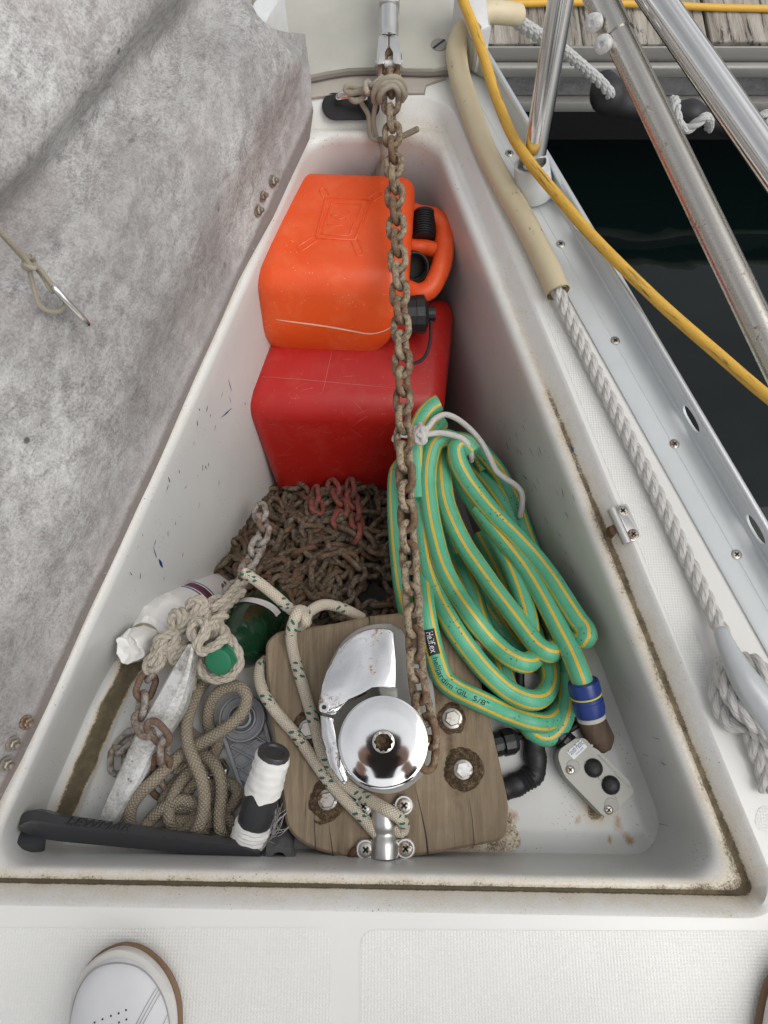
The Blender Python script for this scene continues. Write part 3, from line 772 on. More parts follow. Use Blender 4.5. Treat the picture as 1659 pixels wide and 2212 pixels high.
# old scuffs and paint flecks on the locker sides
from mathutils.bvhtree import BVHTree
bvh = BVHTree.FromPolygons([tuple(v) for v in lk.v], lk.f)
def scuffs(name, mat, items):
    m = MB(); o = Vector((0, 0, CAM_H))
    for (u0, v0, u1, v1, wd) in items:
        pts = []
        for k in range(5):
            t = k / 4; hit = bvh.ray_cast(o, ray(u0 + (u1 - u0) * t, v0 + (v1 - v0) * t).normalized())
            if hit[0] is None: break
            nn = hit[1] if hit[1].dot(o - hit[0]) > 0 else -hit[1]; pts.append((hit[0] + nn * .0004, nn))
        if len(pts) < 5: continue
        d = (pts[-1][0] - pts[0][0]).normalized(); vs = []
        for k, (p, nn) in enumerate(pts):
            s_ = d.cross(nn).normalized() * wd * (.25 + math.sin(math.pi * (k + .3) / 4.6)) * rnd.uniform(.6, 1.2); vs += [p + s_, p - s_]
        m.add(vs, [[2 * i, 2 * i + 1, 2 * i + 3, 2 * i + 2] for i in range(4)])
    ob = m.build(name, mat, locker, smooth=0); ob['kind'] = 'stuff'
scuffs('paint_marks', 'blue_plastic', [(500, 882, 478, 902, .0012), (493, 820, 500, 845, .0008), (330, 1180, 338, 1205, .0007), (343, 1208, 351, 1226, .0018), (336, 1165, 333, 1180, .0007), (1233, 960, 1237, 975, .0012), (1246, 1005, 1247, 1018, .0008)])
it = []
for k in range(34):
    u = rnd.uniform(1090, 1240); v = 900 + (u - 1060) * 1.1 + rnd.uniform(-60, 220); it.append((u, v, u + rnd.uniform(3, 9), v + rnd.uniform(8, 20), rnd.uniform(.0003, .0008)))
for k in range(30):
    v = rnd.uniform(800, 1250); u = 560 - (v - 800) * .5 + rnd.uniform(-90, 40); it.append((u, v, u + rnd.uniform(-4, 4), v + rnd.uniform(3, 14), rnd.uniform(.0003, .0008)))
for k in range(12):
    u = rnd.uniform(1280, 1450); v = rnd.uniform(1500, 1820); it.append((u, v, u + rnd.uniform(4, 30), v + rnd.uniform(2, 14), rnd.uniform(.0002, .0004)))
scuffs('scuff_marks', 'black_print', it)
# ================================================================== bow: stem plate, toe rail, pulpit, mooring gear
# --- stem head fitting
sf = thing('stem_fitting', 'grey cast metal bow plate under the swivel, with upright cheeks', 'bow fitting', P(830, 80, .004))
pl = [Q(c1, x, y, .018) for x, y in ((150, 300), (180, 185), (262, -30), (300, -160), (1330, -160), (1385, -30), (1432, 120), (1392, 436), (1250, 452), (1100, 450), (900, 441), (700, 448), (560, 470), (440, 496), (250, 560))]
mb = MB(); prism(mb, pl, .006, .020, .003, 2); mb.build('plate', 'stem_plate', sf, smooth=35)
mb = MB(); lo = [(440, 500), (560, 474), (700, 452), (900, 445), (1100, 454), (1250, 456), (1392, 440)]
path = spline([Q(c1, x, y + 14, .010) for x, y in lo], .01); tube(mb, path, .0062, 8); mb.build('edge_strip', 'lip_strip', sf)
screw(sf, Q(c1, 1290, 290, .0205), (0, 0, 1), .0135, slot=True, mat='alu_dull')
mb = MB()
def wallbar(pts, z0, z1, bev=.004):
    prism(mb, [Q(c1, x, y, z1) for x, y in pts], z0, z1, bev, 2)
wallbar([(1392, -40), (1480, -160), (1580, -160), (1575, -40), (1628, 165), (1560, 190), (1470, 60)], .01, .085)
mb.build('cheek', 'stem_paint', sf, smooth=35)
mb = MB(); wallbar([(1455, 90), (1600, 195), (1605, 330), (1500, 270), (1450, 200)], .006, .055); mb.build('cheek', 'stem_plate', sf, smooth=35)
mb = MB(); wallbar([(36, 105), (110, 20), (150, -60), (280, -60), (232, 30), (175, 120), (130, 168)], .0, .085); mb.build('cheek', 'stem_paint', sf, smooth=35)
# cracked sealant under the plate's edge
mb = MB(); se = [Q(c1, x, y, .004) for x, y in ((300, 540), (455, 512), (700, 470), (900, 462), (1100, 470), (1300, 480), (1390, 462), (1400, 485), (1290, 520), (1200, 545), (1200, 602), (1000, 605), (800, 605), (620, 612), (470, 630), (300, 640))]
prism(mb, se, .0003, .0045, .0025, 2); sel = mb.build('sealant', 'sealant', sf, smooth=40)

# --- pad eye on the white front face of the locker
n_front = (Vector((0, -.95, .55))).normalized()
fp0 = Vector((0, .99, -.002)); fn = Vector((0, -.028, .055)).normalized()   # plane of the sloped front face
def FP(u, v, d=0.): return PPL(u, v, fp0 + fn * d, fn)
pe = thing('pad_eye', 'stainless steel U-bolt eye on a black oval backing pad', 'pad eye', FP(758, 235))
mb = MB(); cpt = FP(758, 231); ex = Vector((1, 0, 0)); ey = fn.cross(ex)
half, rad = .026, .0205
prof = []
for k in range(32):
    a = 2 * math.pi * k / 32; prof.append(Vector((math.cos(a) * rad + (half if math.cos(a) > 0 else -half), math.sin(a) * rad * 1.0)))
prism(mb, prof, 0, .004, .0015, 2, mat4=Matrix.Translation(cpt) @ Matrix((ex, ey, fn)).transposed().to_4x4()); mb.build('backing_pad', 'black_rubber', pe, smooth=35)
mb = MB(); a0, a1 = FP(*c1(640, 668)), FP(*c1(812, 668))
arch = spline([a0 - fn * .004, a0 + fn * .012, a0.lerp(a1, .12) + fn * .026, a0.lerp(a1, .5) + fn * .032, a0.lerp(a1, .88) + fn * .026, a1 + fn * .012, a1 - fn * .004], .003)
tube(mb, arch, .0062, 12); mb.build('u_bolt', 'stainless', pe)

# --- toe rail (aluminium extrusion with slots) on the right
def TR(y, off=0., z=0.): return Vector((DR[0] + DR[1] * y + off, y, z))
tr = thing('toe_rail', 'pale grey slotted aluminium toe rail along the deck edge', 'toe rail', TR(.5))
trn = Vector((-DR[1], 1, 0)); tdir = Vector((DR[1], 1, 0)).normalized(); tout = Vector((tdir.y, -tdir.x, 0))
y0t, y1t = -1.0, 1.06
mb = MB(); prof = [(0, 0.0006), (0.0005, .003), (.004, .0042), (.024, .0042), (.025, .0036), (.0262, .0036), (.0272, .0042), (.0555, .0042), (.0575, .006), (.0578, .010)]
def sweep(mb, prof, a, b, closed=True):
    vs = [TR(a) + tout * o + Vector((0, 0, z)) for o, z in prof] + [TR(b) + tout * o + Vector((0, 0, z)) for o, z in prof]; n = len(prof); fs = []
    for i in range(n if closed else n - 1):
        j = (i + 1) % n; fs.append([i, j, n + j, n + i][::-1])
    if closed: fs += [list(range(n)), [n + k for k in range(n)][::-1]]
    mb.add(vs, fs)
sweep(mb, prof + [(.062, .010), (.062, .0006)], y0t, y1t)
mb.build('rail_base', 'toe_rail', tr, smooth=30)
# web with lozenge slots: boxes above and below the slot line are one plate with holes
slots = []
for (u, v) in ((1245, 500), (1497, 938), (1637, 1180)):
    q = P(u, v, .018); slots.append(q.y)
slots = sorted(slots + [min(slots) - .26, min(slots) - .52])
mb = MB(); L0 = (TR(y0t)); ux = tdir; 
def webpt(s, z, o): return TR(0) + tdir * s + tout * (.0595 + o) + Vector((0, 0, z))
s_of = lambda y: (y) / tdir.y
outer = [Vector((s_of(y0t), .008, 0)), Vector((s_of(y1t), .008, 0)), Vector((s_of(y1t), .034, 0)), Vector((s_of(y0t), .034, 0))]
polys = [outer]; allp = list(outer)
for y in slots:
    h = [Vector((s_of(y) + math.copysign(max(0, abs(math.cos(a)) ** .8), math.cos(a)) * .021, .0195 + math.sin(a) * .0085, 0)) for a in [2 * math.pi * k / 20 for k in range(20)]]
    polys.append(h[::-1]); allp += h[::-1]
tri = tessellate_polygon(polys)
off2 = len(allp)
vs = [webpt(p.x, p.y, -.0016) for p in allp] + [webpt(p.x, p.y, .0016) for p in allp]; fs = []
for t in tri:
    a, b, c = (vs[i] for i in t); f = list(t) if (b - a).cross(c - a).dot(-tout) > 0 else list(t)[::-1]; fs.append(f); fs.append([i + off2 for i in f[::-1]])
st_ = 0
for pl_ in polys:
    m = len(pl_)
    for i in range(m): a, b = st_ + i, st_ + (i + 1) % m; fs.append([a, b, b + off2, a + off2])
    st_ += m
mb.add(vs, fs); mb.build('rail_web', 'toe_rail', tr, smooth=30)
mb = MB(); sweep(mb, [(.0555, .0345), (.0575, .0335), (.0625, .0335), (.065, .0350), (.0655, .0385), (.0625, .0415), (.0575, .0415), (.0552, .0390)], y0t, y1t); mb.build('rail_cap', 'anodised', tr, smooth=50)
for (u, v) in ((1100, 331), (1211, 527), (1329, 736), (1457, 959), (1591, 1198)): screw(tr, P(u, v, .0042) - Vector((0, 0, .0004)), (0, 0, 1), .0068)

# --- catch plate on the side deck
cp = thing('catch_plate', 'small stainless catch plate with two screws on side deck', 'catch plate', Q(c5, 280, 1140, 0))
mb = MB(); prism(mb, roundpoly([Q(c5, x, y, 0) for x, y in ((215, 1022), (250, 1002), (292, 1000), (388, 1222), (375, 1246), (318, 1262))], .005), .0013, .0038, .0009, 2); mb.build('plate', 'cast_alu', cp, smooth=30)
mb = MB(); tube(mb, spline([Q(c5, 190, 1030, .003), Q(c5, 298, 1268, .003)], .01), .0062, 12); mb.build('rolled_edge', 'cast_alu', cp)
mb = MB(); prism(mb, roundpoly([Q(c5, x, y, 0) for x, y in ((168, 1150), (205, 1130), (232, 1180), (205, 1222), (180, 1200))], .008), -.012, .0025, .0005, 1); blob_bump(mb, .002, 90); mb.build('latch_pin', 'rust_flake', cp, smooth=40)
for x, y in ((267, 1043), (340, 1205)): screw(cp, Q(c5, x, y, .0036), (0, 0, 1), .0072)

# --- pulpit
pu = thing('pulpit', 'stainless steel pulpit tubes at the bow beside the water', 'pulpit', P(1157, 400, .004))
base = P(1153, 420, .005); top = PD(1148, 325, 1.035)
dirp = (PD(1211, -10, .86) - PD(1157, 330, 1.03))
mb = MB(); ax = (PD(1148, 352, 1.03) - base)
lathe(mb, [(.0285, 0), (.029, .004), (.0275, .02), (.0258, ax.length * .8), (.0252, ax.length), (.0215, ax.length + .0005), (.0212, ax.length - .012)], base, ax, 32); mb.build('socket', 'toe_rail', pu, smooth=50)
mb = MB(); p0 = PD(1151, 358, 1.045); p1 = PD(1213, -10, .88); tube(mb, spline([p0, p0.lerp(p1, .5), p1, p1 + (p1 - p0) * .9], .02), .0163, 28); mb.build('stanchion', 'stainless', pu)
mb = MB(); qa = PD(1301, 5, .80); qb = PD(1632, 690, .72); d = qb - qa; tube(mb, spline([qa - d * .9, qa, qb, qb + d * 3], .02), .0155, 28); ra = mb.build('rail', 'stainless_old', pu)
mb = MB(); q1 = qa + d * .118; tube(mb, spline([qa - d * .9, qa - d * .3, q1], .02), .0155 + .0018, 28); slv = mb.build('sleeve', 'stainless_old', ra)
for (u, v) in ((1281, 50), (1302, 96)):
    mb = MB(); c = PD(u, v, .785); nn = (Vector((0, 0, CAM_H)) - c).normalized(); nn = (nn + Vector((-.9, -.3, 0))).normalized()
    lathe(mb, [(.0098, -.006), (.0098, .0005), (.008, .002), (.0035, .0026), (.003, .001), (.0001, .001)], c + nn * .001, nn, 20); mb.build('rivet', 'galv', ra)
mb = MB(); qa = PD(1419, 0, .76); qb = PD(1640, 318, .72); d = qb - qa; tube(mb, spline([qa - d * 1.5, qa, qb, qb + d * 5], .02), .0166, 28); mb.build('rail', 'stainless', pu)

# --- yellow shore cable, over the bow and out over the water
yp = [(985, -60, .10), (1000, 0, .095), (1025, 62, .085), (1047, 130, .075), (1074, 215, .068), (1108, 295, .068), (1150, 358, .072), (1205, 424, .070), (1270, 500, .066), (1350, 582, .060), (1440, 668, .055), (1550, 764, .06), (1660, 858, .07), (1800, 960, .10), (2000, 1080, .16), (2700, 1500, .24), (3600, 2000, .26)]
mb = MB(); tube(mb, spline([P(*p) for p in yp], .006), lambda s: .0078, 14)
o = mb.build('power_cable', 'yellow_worn'); tag(o, 'thick worn yellow cable running over the bow and toe rail', 'cable')

# --- mooring rope with cream chafe hose, made fast to a cleat
hp = [(1118, 32, .035), (1088, 28, .05), (1050, 28, .056), (1012, 52, .05), (988, 98, .040), (990, 150, .030), (1012, 225, .022), (1048, 322, .0185), (1095, 412, .0185), (1140, 492, .019), (1180, 572, .019), (1206, 632, .019)]
mb = MB(); hpath = spline([P(*p) for p in hp], .005); tube(mb, hpath, lambda s: .0165 * (1 + .03 * math.sin(9 * s)), 20, cap=False)
tube(mb, hpath, .0135, 16, cap=False); n_ = 20
o = mb.build('chafe_hose', 'chafe'); tag(o, 'cream plastic chafe hose sleeved over the white mooring rope', 'hose')
mr = thing('mooring_rope', 'thick white three-strand rope from chafe hose to deck cleat, knotted', 'rope', P(1500, 1240, .0))
mb = MB(); path = spline([P(*p) for p in ((1170, 552, .019), (1206, 632, .018), (1246, 722, .011), (1330, 890, .0105), (1430, 1090, .0105), (1500, 1240, .0105), (1540, 1325, .014), (1562, 1372, .020), (1590, 1440, .018))], .0022)
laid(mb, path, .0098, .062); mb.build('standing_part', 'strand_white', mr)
cl = Q
mb = MB()
turns = [[(1440, 640, .016), (1398, 620, .016), (1376, 690, .016), (1392, 800, .014), (1450, 890, .012), (1520, 905, .014), (1590, 850, .022)],
         [(1405, 560, .012), (1412, 650, .030), (1450, 740, .036), (1510, 825, .042), (1600, 900, .046), (1680, 960, .04), (1760, 1000, .02)],
         [(1540, 540, .022), (1590, 560, .036), (1640, 610, .040), (1700, 690, .034), (1650, 790, .030), (1600, 850, .028)],
         [(1600, 650, .036), (1640, 720, .040), (1620, 800, .036), (1590, 900, .030), (1620, 960, .026), (1700, 1000, .02)],
         [(1560, 880, .014), (1575, 980, .014), (1595, 1050, .012), (1625, 1120, .0105), (1645, 1190, .0105), (1655, 1260, .0105)]]
for i, t in enumerate(turns): laid(mb, spline([Q(cF, *p) for p in t], .0022), .0094, .058, seed=i)
mb.build('cleat_hitch', 'strand_white', mr)
ct = thing('deck_cleat', 'galvanised horn cleat gripped by white rope on side deck', 'cleat', P(1640, 1500, .0))
mb = MB(); hpts = [(1556, 1352, .0), (1640, 1500, .0)]
secs = [(1557, 1364, .044, .0085), (1568, 1392, .048, .0115), (1588, 1432, .052, .0150), (1610, 1470, .054, .0180), (1638, 1510, .053, .0190), (1680, 1570, .050, .0165), (1730, 1650, .044, .0110), (1760, 1700, .040, .0075)]
path = [P(u, v, z) for u, v, z, r in secs]; rr = [r for *_, r in secs]
pp = spline(path, .004); mx = len(pp) - 1
tube(mb, pp, lambda s: rr[min(int(s * 7), 6)] + (rr[min(int(s * 7) + 1, 7)] - rr[min(int(s * 7), 6)]) * (s * 7 - min(int(s * 7), 6)), 18, roundcap=True)
mb.build('horn', 'cleat_metal', ct)
mb = MB(); c = P(1655, 1530, 0); lathe(mb, [(.030, .0006), (.030, .006), (.020, .012), (.016, .03), (.016, .045)], c, (0, 0, 1), 28); mb.build('foot', 'galv', ct, smooth=50)

# --- rope on the chain at the bow, tied to the pad eye
def P1(x, y, z): return Q(c1, x, y, z)
sb = thing('lashing_rope', 'thin beige braided lashing tied round the chain and pad eye', 'rope', P1(960, 560, .02))
mb = MB(); r = .0046
wr = [[(880, 640, .03), (890, 590, .052), (930, 545, .066), (985, 525, .068), (1035, 555, .062), (1060, 610, .045), (1040, 650, .02)],
      [(870, 660, .03), (868, 600, .05), (900, 540, .064), (960, 505, .072), (1020, 505, .070), (1060, 550, .055), (1070, 610, .035), (1050, 650, .01)],
      [(905, 660, .03), (905, 620, .05), (940, 575, .062), (990, 555, .064), (1020, 580, .058), (1030, 640, .03)],
      [(920, 500, .05), (880, 540, .055), (840, 565, .045), (800, 580, .035), (750, 565, .036), (700, 555, .038), (682, 580, .034), (705, 602, .03), (760, 598, .033), (810, 590, .04)],
      [(830, 530, .045), (812, 550, .05), (820, 590, .05), (838, 600, .04), (845, 560, .045), (828, 528, .047)],
      [(810, 600, .03), (790, 640, .028), (745, 655, .025), (720, 640, .022)],
      [(780, 650, .022), (800, 690, .012), (830, 740, .004), (838, 800, -.006), (840, 860, -.018), (860, 900, -.022), (900, 908, -.02)],
      [(885, 650, .03), (870, 720, .012), (866, 800, -.006), (880, 870, -.02), (910, 935, -.03), (925, 990, -.04), (905, 1060, -.07), (886, 1120, -.09), (880, 1180, -.11)]]
for i, t in enumerate(wr): tube(mb, spline([P1(*p) for p in t], .003), r if i < 6 else r * .85, 10, roundcap=True)
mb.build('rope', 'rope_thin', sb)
mb = MB(); tube(mb, spline([P1(900, 906, -.019), P1(980, 905, -.012), P1(1060, 880, -.008), P1(1150, 836, -.004)], .004), .0046, 10, roundcap=True); mb.build('loose_tail', 'rope_grey', sb)

# --- swivel joining chain and anchor
sw = thing('chain_swivel', 'polished steel swivel gripping the first link of the bow chain', 'swivel', P(840, 90, .03))
A0 = P1(965, 445, .050); A1 = P1(965, 265, .058); A2 = P1(965, 62, .066); A3 = P1(965, -60, .072)
axd = (A2 - A0).normalized(); rs = .0155
mb = MB(); h = (A2 - A1).length
lathe(mb, [(.001, -.0005), (rs * 1.05, 0), (rs * 1.06, .002), (rs, .005), (rs * .97, h * .25), (rs * 1.0, h * .45), (rs * .97, h * .7), (rs * .98, h - .003), (rs * .7, h), (.001, h)], A1, axd, 32); mb.build('barrel', 'cast_alu', sw, smooth=40)
mb = MB(); h = (A1 - A0).length
for sx in (-1, 1):
    sect = []
    prism(mb, roundpoly([(sx * .0065, -.002), (sx * .0190, -.004), (sx * .0185, .012), (sx * .0155, h - .001), (sx * .0012, h - .001), (sx * .0012, h * .55), (sx * .0062, h * .38)], .003), -.0125, .0125, .003, 2,
          mat4=Matrix.Translation(A0) @ Matrix((Vector((1, 0, 0)), axd, Vector((1, 0, 0)).cross(axd))).transposed().to_4x4())
mb.build('fork', 'cast_alu', sw, smooth=40)
mb = MB(); tube(mb, [A0 + Vector((-.0215, 0, 0)) + axd * .008, A0 + Vector((.0215, 0, 0)) + axd * .008], .006, 18); mb.build('pin', 'galv', sw)
mb = MB(); box(mb, A2 + Vector((-.0165, .001, -.014)), A2 + Vector((.0165, .09, .014)), .004); m2 = mb.build('upper_jaw', 'cast_alu', sw, smooth=40)
mb = MB(); box(mb, A2 + Vector((-.006, .030, .0135)), A2 + Vector((.006, .06, .0146)), .0003); mb.build('slot', 'black_print', sw, smooth=0)

# ================================================================== dock across the water
JZ = -.55
jt = thing('jetty', 'weathered grey timber jetty with metal edge rails across the water', 'jetty', Vector((.6, 2.2, -1.05)))
y_edge = P(1300, 92, JZ).y
x0 = P(1356, 60, JZ).x; x1 = P(1528, 60, JZ).x; pw = x1 - x0
for k in range(-9, 6):
    mb = MB(); a = x0 + k * pw; ofs = rnd.uniform(-.004, .004); rz = rnd.uniform(-.004, .003)
    box(mb, (a + .004, y_edge + ofs, JZ - .04 + rz), (a + pw - .004, y_edge + 1.6, JZ + rz), .003, 1)
    pk = mb.build('plank', 'dock_wood', jt, smooth=30)
    if k > -8:
        for xx in (.04, pw - .04): 
            m2 = MB(); lathe(m2, [(.006, -.001), (.006, .0015), (.003, .0022), (.0001, .0022)], (a + xx, y_edge + .045, JZ + rz), (0, 0, 1), 12); m2.build('screw', 'bolt_steel', pk)
def yz(v, z): return P(1300, v, z).y
mb = MB(); ya, yb = yz(107, JZ - .01), y_edge - .006
box(mb, (x0 - 9 * pw, ya, JZ - .05), (x0 + 6 * pw, yb, JZ - .004), .004); mb.build('edge_rail', 'alu_dull', jt, smooth=30)
mb = MB(); ya2 = yz(136, JZ - .045); box(mb, (x0 - 9 * pw, ya2, JZ - .075), (x0 + 6 * pw, ya - .028, JZ - .04), .006, 3); mb.build('edge_rail', 'alu_dull', jt, smooth=40)
yf = ya2 + .012; 
zb = CAM_H + ray(1300, 207).z * (yf / ray(1300, 207).y)
mb = MB(); box(mb, (x0 - 9 * pw, yf, zb), (x0 + 6 * pw, yf + .1, JZ - .078), .006); 
for i, p in enumerate(mb.v): pass
mb.build('beam', 'beam_wood', jt, smooth=30)
zc = CAM_H + ray(1300, 238).z * ((yf - .01) / ray(1300, 238).y)
mb = MB(); box(mb, (x0 - 9 * pw, yf - .02, zc), (x0 + 6 * pw, yf + .1, zb - .006), .006); mb.build('lower_rail', 'alu_dull', jt, smooth=30)
mb = MB(); box(mb, (x0 - 9 * pw, yf + .14, -1.5), (x0 + 6 * pw, yf + 1.6, JZ - .1), .02); mb.build('float', 'black_rubber', jt, smooth=30)
mb = MB(); tube(mb, spline([P(u, v, JZ + .012) for u, v in ((300, 30), (450, 16), (560, 20), (800, 12), (1000, 8), (1120, 8), (1240, 5), (1330, 8), (1420, 10), (1540, 16), (1660, 19), (1800, 30))], .02), .0088, 10)
o = mb.build('power_cable', 'yellow_cable'); tag(o, 'thin yellow cable lying across the grey jetty planks', 'cable')
# rubber mooring snubber and its rope
def PW(x, y, t): return PD(*c2(x, y), t)
sn = thing('mooring_snubber', 'black rubber mooring snubber with rope wound round it', 'snubber', PW(800, 560, 1.62))
mb = MB(); pth = spline([PW(*p) for p in ((715, 470, 1.60), (735, 545, 1.60), (790, 590, 1.61), (870, 620, 1.62), (960, 640, 1.63), (1080, 650, 1.63), (1200, 668, 1.63), (1290, 690, 1.64), (1390, 700, 1.64), (1500, 715, 1.65), (1700, 740, 1.66))], .008)
def rsn(s):
    return .026 + .014 * math.exp(-((s - .07) / .06) ** 2) + .010 * math.exp(-((s - .52) / .05) ** 2) + .008 * math.exp(-((s - .78) / .05) ** 2) - .006 * math.exp(-((s - .3) / .08) ** 2)
tube(mb, pth, rsn, 18, roundcap=True); mb.build('rubber_body', 'black_rubber', sn)
mb = MB()
laid(mb, spline([PW(*p) for p in ((1085, 720, 1.63), (1105, 590, 1.60), (1125, 585, 1.57), (1130, 640, 1.55), (1150, 720, 1.57), (1190, 745, 1.58), (1240, 715, 1.57), (1290, 680, 1.56), (1315, 690, 1.58), (1320, 740, 1.63))], .004), .011, .07)
laid(mb, spline([PW(*p) for p in ((1520, 700, 1.66), (1570, 685, 1.6), (1620, 668, 1.58), (1680, 655, 1.58), (1800, 640, 1.6))], .004), .011, .07)
laid(mb, spline([PW(*p) for p in ((1690, 660, 1.58), (1655, 720, 1.57), (1650, 770, 1.57), (1680, 820, 1.58))], .004), .008, .05)
mb.build('rope_turns', 'strand_dock', sn)
mb = MB(); q0 = hpath[0]
laid(mb, spline([hpath[6], q0, PW(215, 120, 1.19), PW(300, 180, 1.24), PW(420, 250, 1.33), PW(520, 325, 1.42), PW(620, 408, 1.49), PW(700, 478, 1.535), PW(742, 530, 1.56), PW(755, 570, 1.60)], .004), .0118, .075)
o = mb.build('mooring_rope', 'strand_dock'); tag(o, 'grey three-strand rope from the chafe hose to black snubber', 'rope')
BT, BB = -.108, -.146      # top and underside of the windlass board
bo = [(8, 345, .012), (75, 283, .008), (150, 268, .01), (400, 236, .01), (620, 190, .004), (830, 168, .01), (1080, 120, .01), (1190, 180, .012), (1300, 640, .01), (1390, 1020, .01), (1452, 1310, .012), (1440, 1480, .02), (1395, 1526, .012), (1150, 1572, .02), (970, 1604, .02), (690, 1642, .02), (520, 1630, .02), (300, 1578, .03), (185, 1510, .03), (128, 1430, .02), (100, 1200, .02), (58, 950, .02), (10, 500, .02)]
bpoly = roundpoly([Q(cE, x, y, BT) for x, y, r in bo], [r for *_, r in bo], 4)
# ================================================================== CHAINS
LD, LPITCH = .0099, .0276
def link_mesh(name, mat, d=LD, pitch=LPITCH, wf=3.3, jit=0):
    W_ = wf * d; Lo = pitch + 2 * d; rr_ = (W_ - d) / 2; a = (Lo - W_) / 2; pts = []
    for k in range(10): t = -math.pi / 2 + math.pi * k / 9; pts.append(Vector((a + rr_ * math.cos(t), rr_ * math.sin(t), 0)))
    for k in range(10): t = math.pi / 2 + math.pi * k / 9; pts.append(Vector((-a + rr_ * math.cos(t), rr_ * math.sin(t), 0)))
    vs = []; fs = []; n = len(pts); m = 10
    for i in range(n):
        T = (pts[(i + 1) % n] - pts[i - 1]).normalized(); nn = Vector((0, 0, 1)); b = T.cross(nn)
        for k in range(m):
            al = 2 * math.pi * k / m; q = pts[i] + (b * math.cos(al) + nn * math.sin(al)) * d / 2
            q += mnoise.noise_vector(q * 260 + Vector((jit, 0, 0))) * .00045; vs.append(q)
    for i in range(n):
        for k in range(m): fs.append([i * m + k, ((i + 1) % n) * m + k, ((i + 1) % n) * m + (k + 1) % m, i * m + (k + 1) % m])
    me = bpy.data.meshes.new(name); me.from_pydata([tuple(v) for v in vs], [], fs); me.polygons.foreach_set('use_smooth', [True] * len(fs))
    if mat: me.materials.append(MT[mat])
    return me
def link_frames(path, roll0=0., pitch=LPITCH, twist=0.):
    l = cum(path); T, N, B = frames(path); n = int(l[-1] / pitch); res = []; j = 0
    for i in range(n + 1):
        s = i * pitch
        while j < len(l) - 2 and l[j + 1] < s: j += 1
        a = roll0 + (math.pi / 2 if i % 2 else 0) + twist * s
        z = N[j] * math.cos(a) + B[j] * math.sin(a); x = T[j]; y = z.cross(x)
        p = path[j].lerp(path[min(j + 1, len(path) - 1)], (s - l[j]) / max(1e-9, l[min(j + 1, len(l) - 1)] - l[j]))
        res.append(Matrix((x, y, z)).transposed().to_4x4()); res[-1].translation = p
    return res
def hang_links(parent, mats4, me_list, name='link'):
    for i, m in enumerate(mats4):
        o = bpy.data.objects.new(name, me_list[i % len(me_list)] if isinstance(me_list, list) else me_list); COL.objects.link(o)
        o.parent = parent; mm = m.copy(); mm.translation = m.translation - Vector(parent['_loc']); o.matrix_local = mm
# main chain, bow swivel to windlass
mc = [(846, 138, .050), (845, 195, .034), (846, 265, .020), (850, 333, .012), (852, 401, .010), (859, 547, .004), (866, 693, -.004), (870, 802, -.010), (872, 930, -.018), (876, 1021, -.022), (884, 1197, -.032), (890, 1283, -.038), (896, 1371, -.044), (902, 1466, -.050), (914, 1531, -.056), (928, 1585, -.058), (924, 1640, -.058)]
mch = thing('anchor_chain', 'rusty mud-stained chain stretched from bow swivel to windlass', 'chain', P(866, 693, -.02))
me_c = [link_mesh('link', 'chain', jit=k) for k in range(3)]
cpath = spline([P(*p) for p in mc], .002)
lf = link_frames(cpath, roll0=R(12), twist=R(34) / .9)
hang_links(mch, lf, me_c)
# heap of chain in the deep end
hp_ = thing('chain_heap', 'heap of rusty muddy chain filling the bottom of the locker', 'chain', P(700, 1180, -.36))
hpoly = [P(u, v, -.30) for u, v in ((560, 985), (518, 1120), (440, 1285), (420, 1330), (500, 1400), (700, 1420), (900, 1400), (915, 1200), (905, 1000))]
hp2 = [Vector((p.x, p.y)) for p in hpoly]
cx = sum(p.x for p in hp2) / len(hp2); cy = sum(p.y for p in hp2) / len(hp2)
def heap_z(x, y):
    t = (y - .18) / .30; return -.245 - .135 * max(0, t) ** 1.3 + .016 * mnoise.noise(Vector((x * 11, y * 11, 5))) - .03 * sstep(-.16, -.27, x - (y - .2) * .2)
def strand(nl, lay, seed):
    rr_ = random.Random(seed)
    while True:
        p = Vector((rr_.uniform(-.32, .06), rr_.uniform(.14, .50)))
        if inside(p, hp2): break
    h = rr_.uniform(0, 6.28); c = rr_.uniform(-40, 40); pts = []; 
    for i in range(nl * 2):
        if rr_.random() < .10: c = rr_.uniform(-50, 50)
        q = p + Vector((math.cos(h), math.sin(h))) * LPITCH / 2
        tries = 0
        while not inside(q, hp2) and tries < 12:
            h += .5; q = p + Vector((math.cos(h), math.sin(h))) * LPITCH / 2; tries += 1
        p = q; h += c * LPITCH / 2
        pts.append(Vector((p.x, p.y, heap_z(p.x, p.y) + lay + rr_.uniform(-.004, .004))))
    return spline(pts, .003), rr_.uniform(0, 1.5)
heap_fr = []
for lay, cnt, nl in ((-.055, 26, 14), (-.032, 26, 14), (-.014, 22, 13)):
    for k in range(cnt):
        pt, rl = strand(nl, lay, int(1000 - lay * 1e4 + k)); heap_fr += [(m, 0) for m in link_frames(pt, rl)]
topfr = []
for k in range(17):
    pt, rl = strand(10, .004, 4000 + k); topfr += [m for m in link_frames(pt, rl)]
redp = [[(905, 300), (960, 400), (985, 500), (950, 580)], [(1050, 300), (1070, 400), (1090, 500), (1105, 600), (1100, 680)], [(760, 360), (770, 430), (775, 500)]]
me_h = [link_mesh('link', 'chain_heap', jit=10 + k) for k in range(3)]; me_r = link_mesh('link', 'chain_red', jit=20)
def on_heap(pts, lift):
    o = []
    for x, y in pts:
        q = Q(c3, x, y, -.30); q = Q(c3, x, y, heap_z(q.x, q.y) + lift); o.append(q)
    return spline(o, .003)
redfr = [f for p in redp for f in link_frames(on_heap(p, .012), rnd.uniform(0, 1.5))]
hang_links(hp_, redfr, me_r)
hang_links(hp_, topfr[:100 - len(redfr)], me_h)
mb = MB(); base_me = me_h
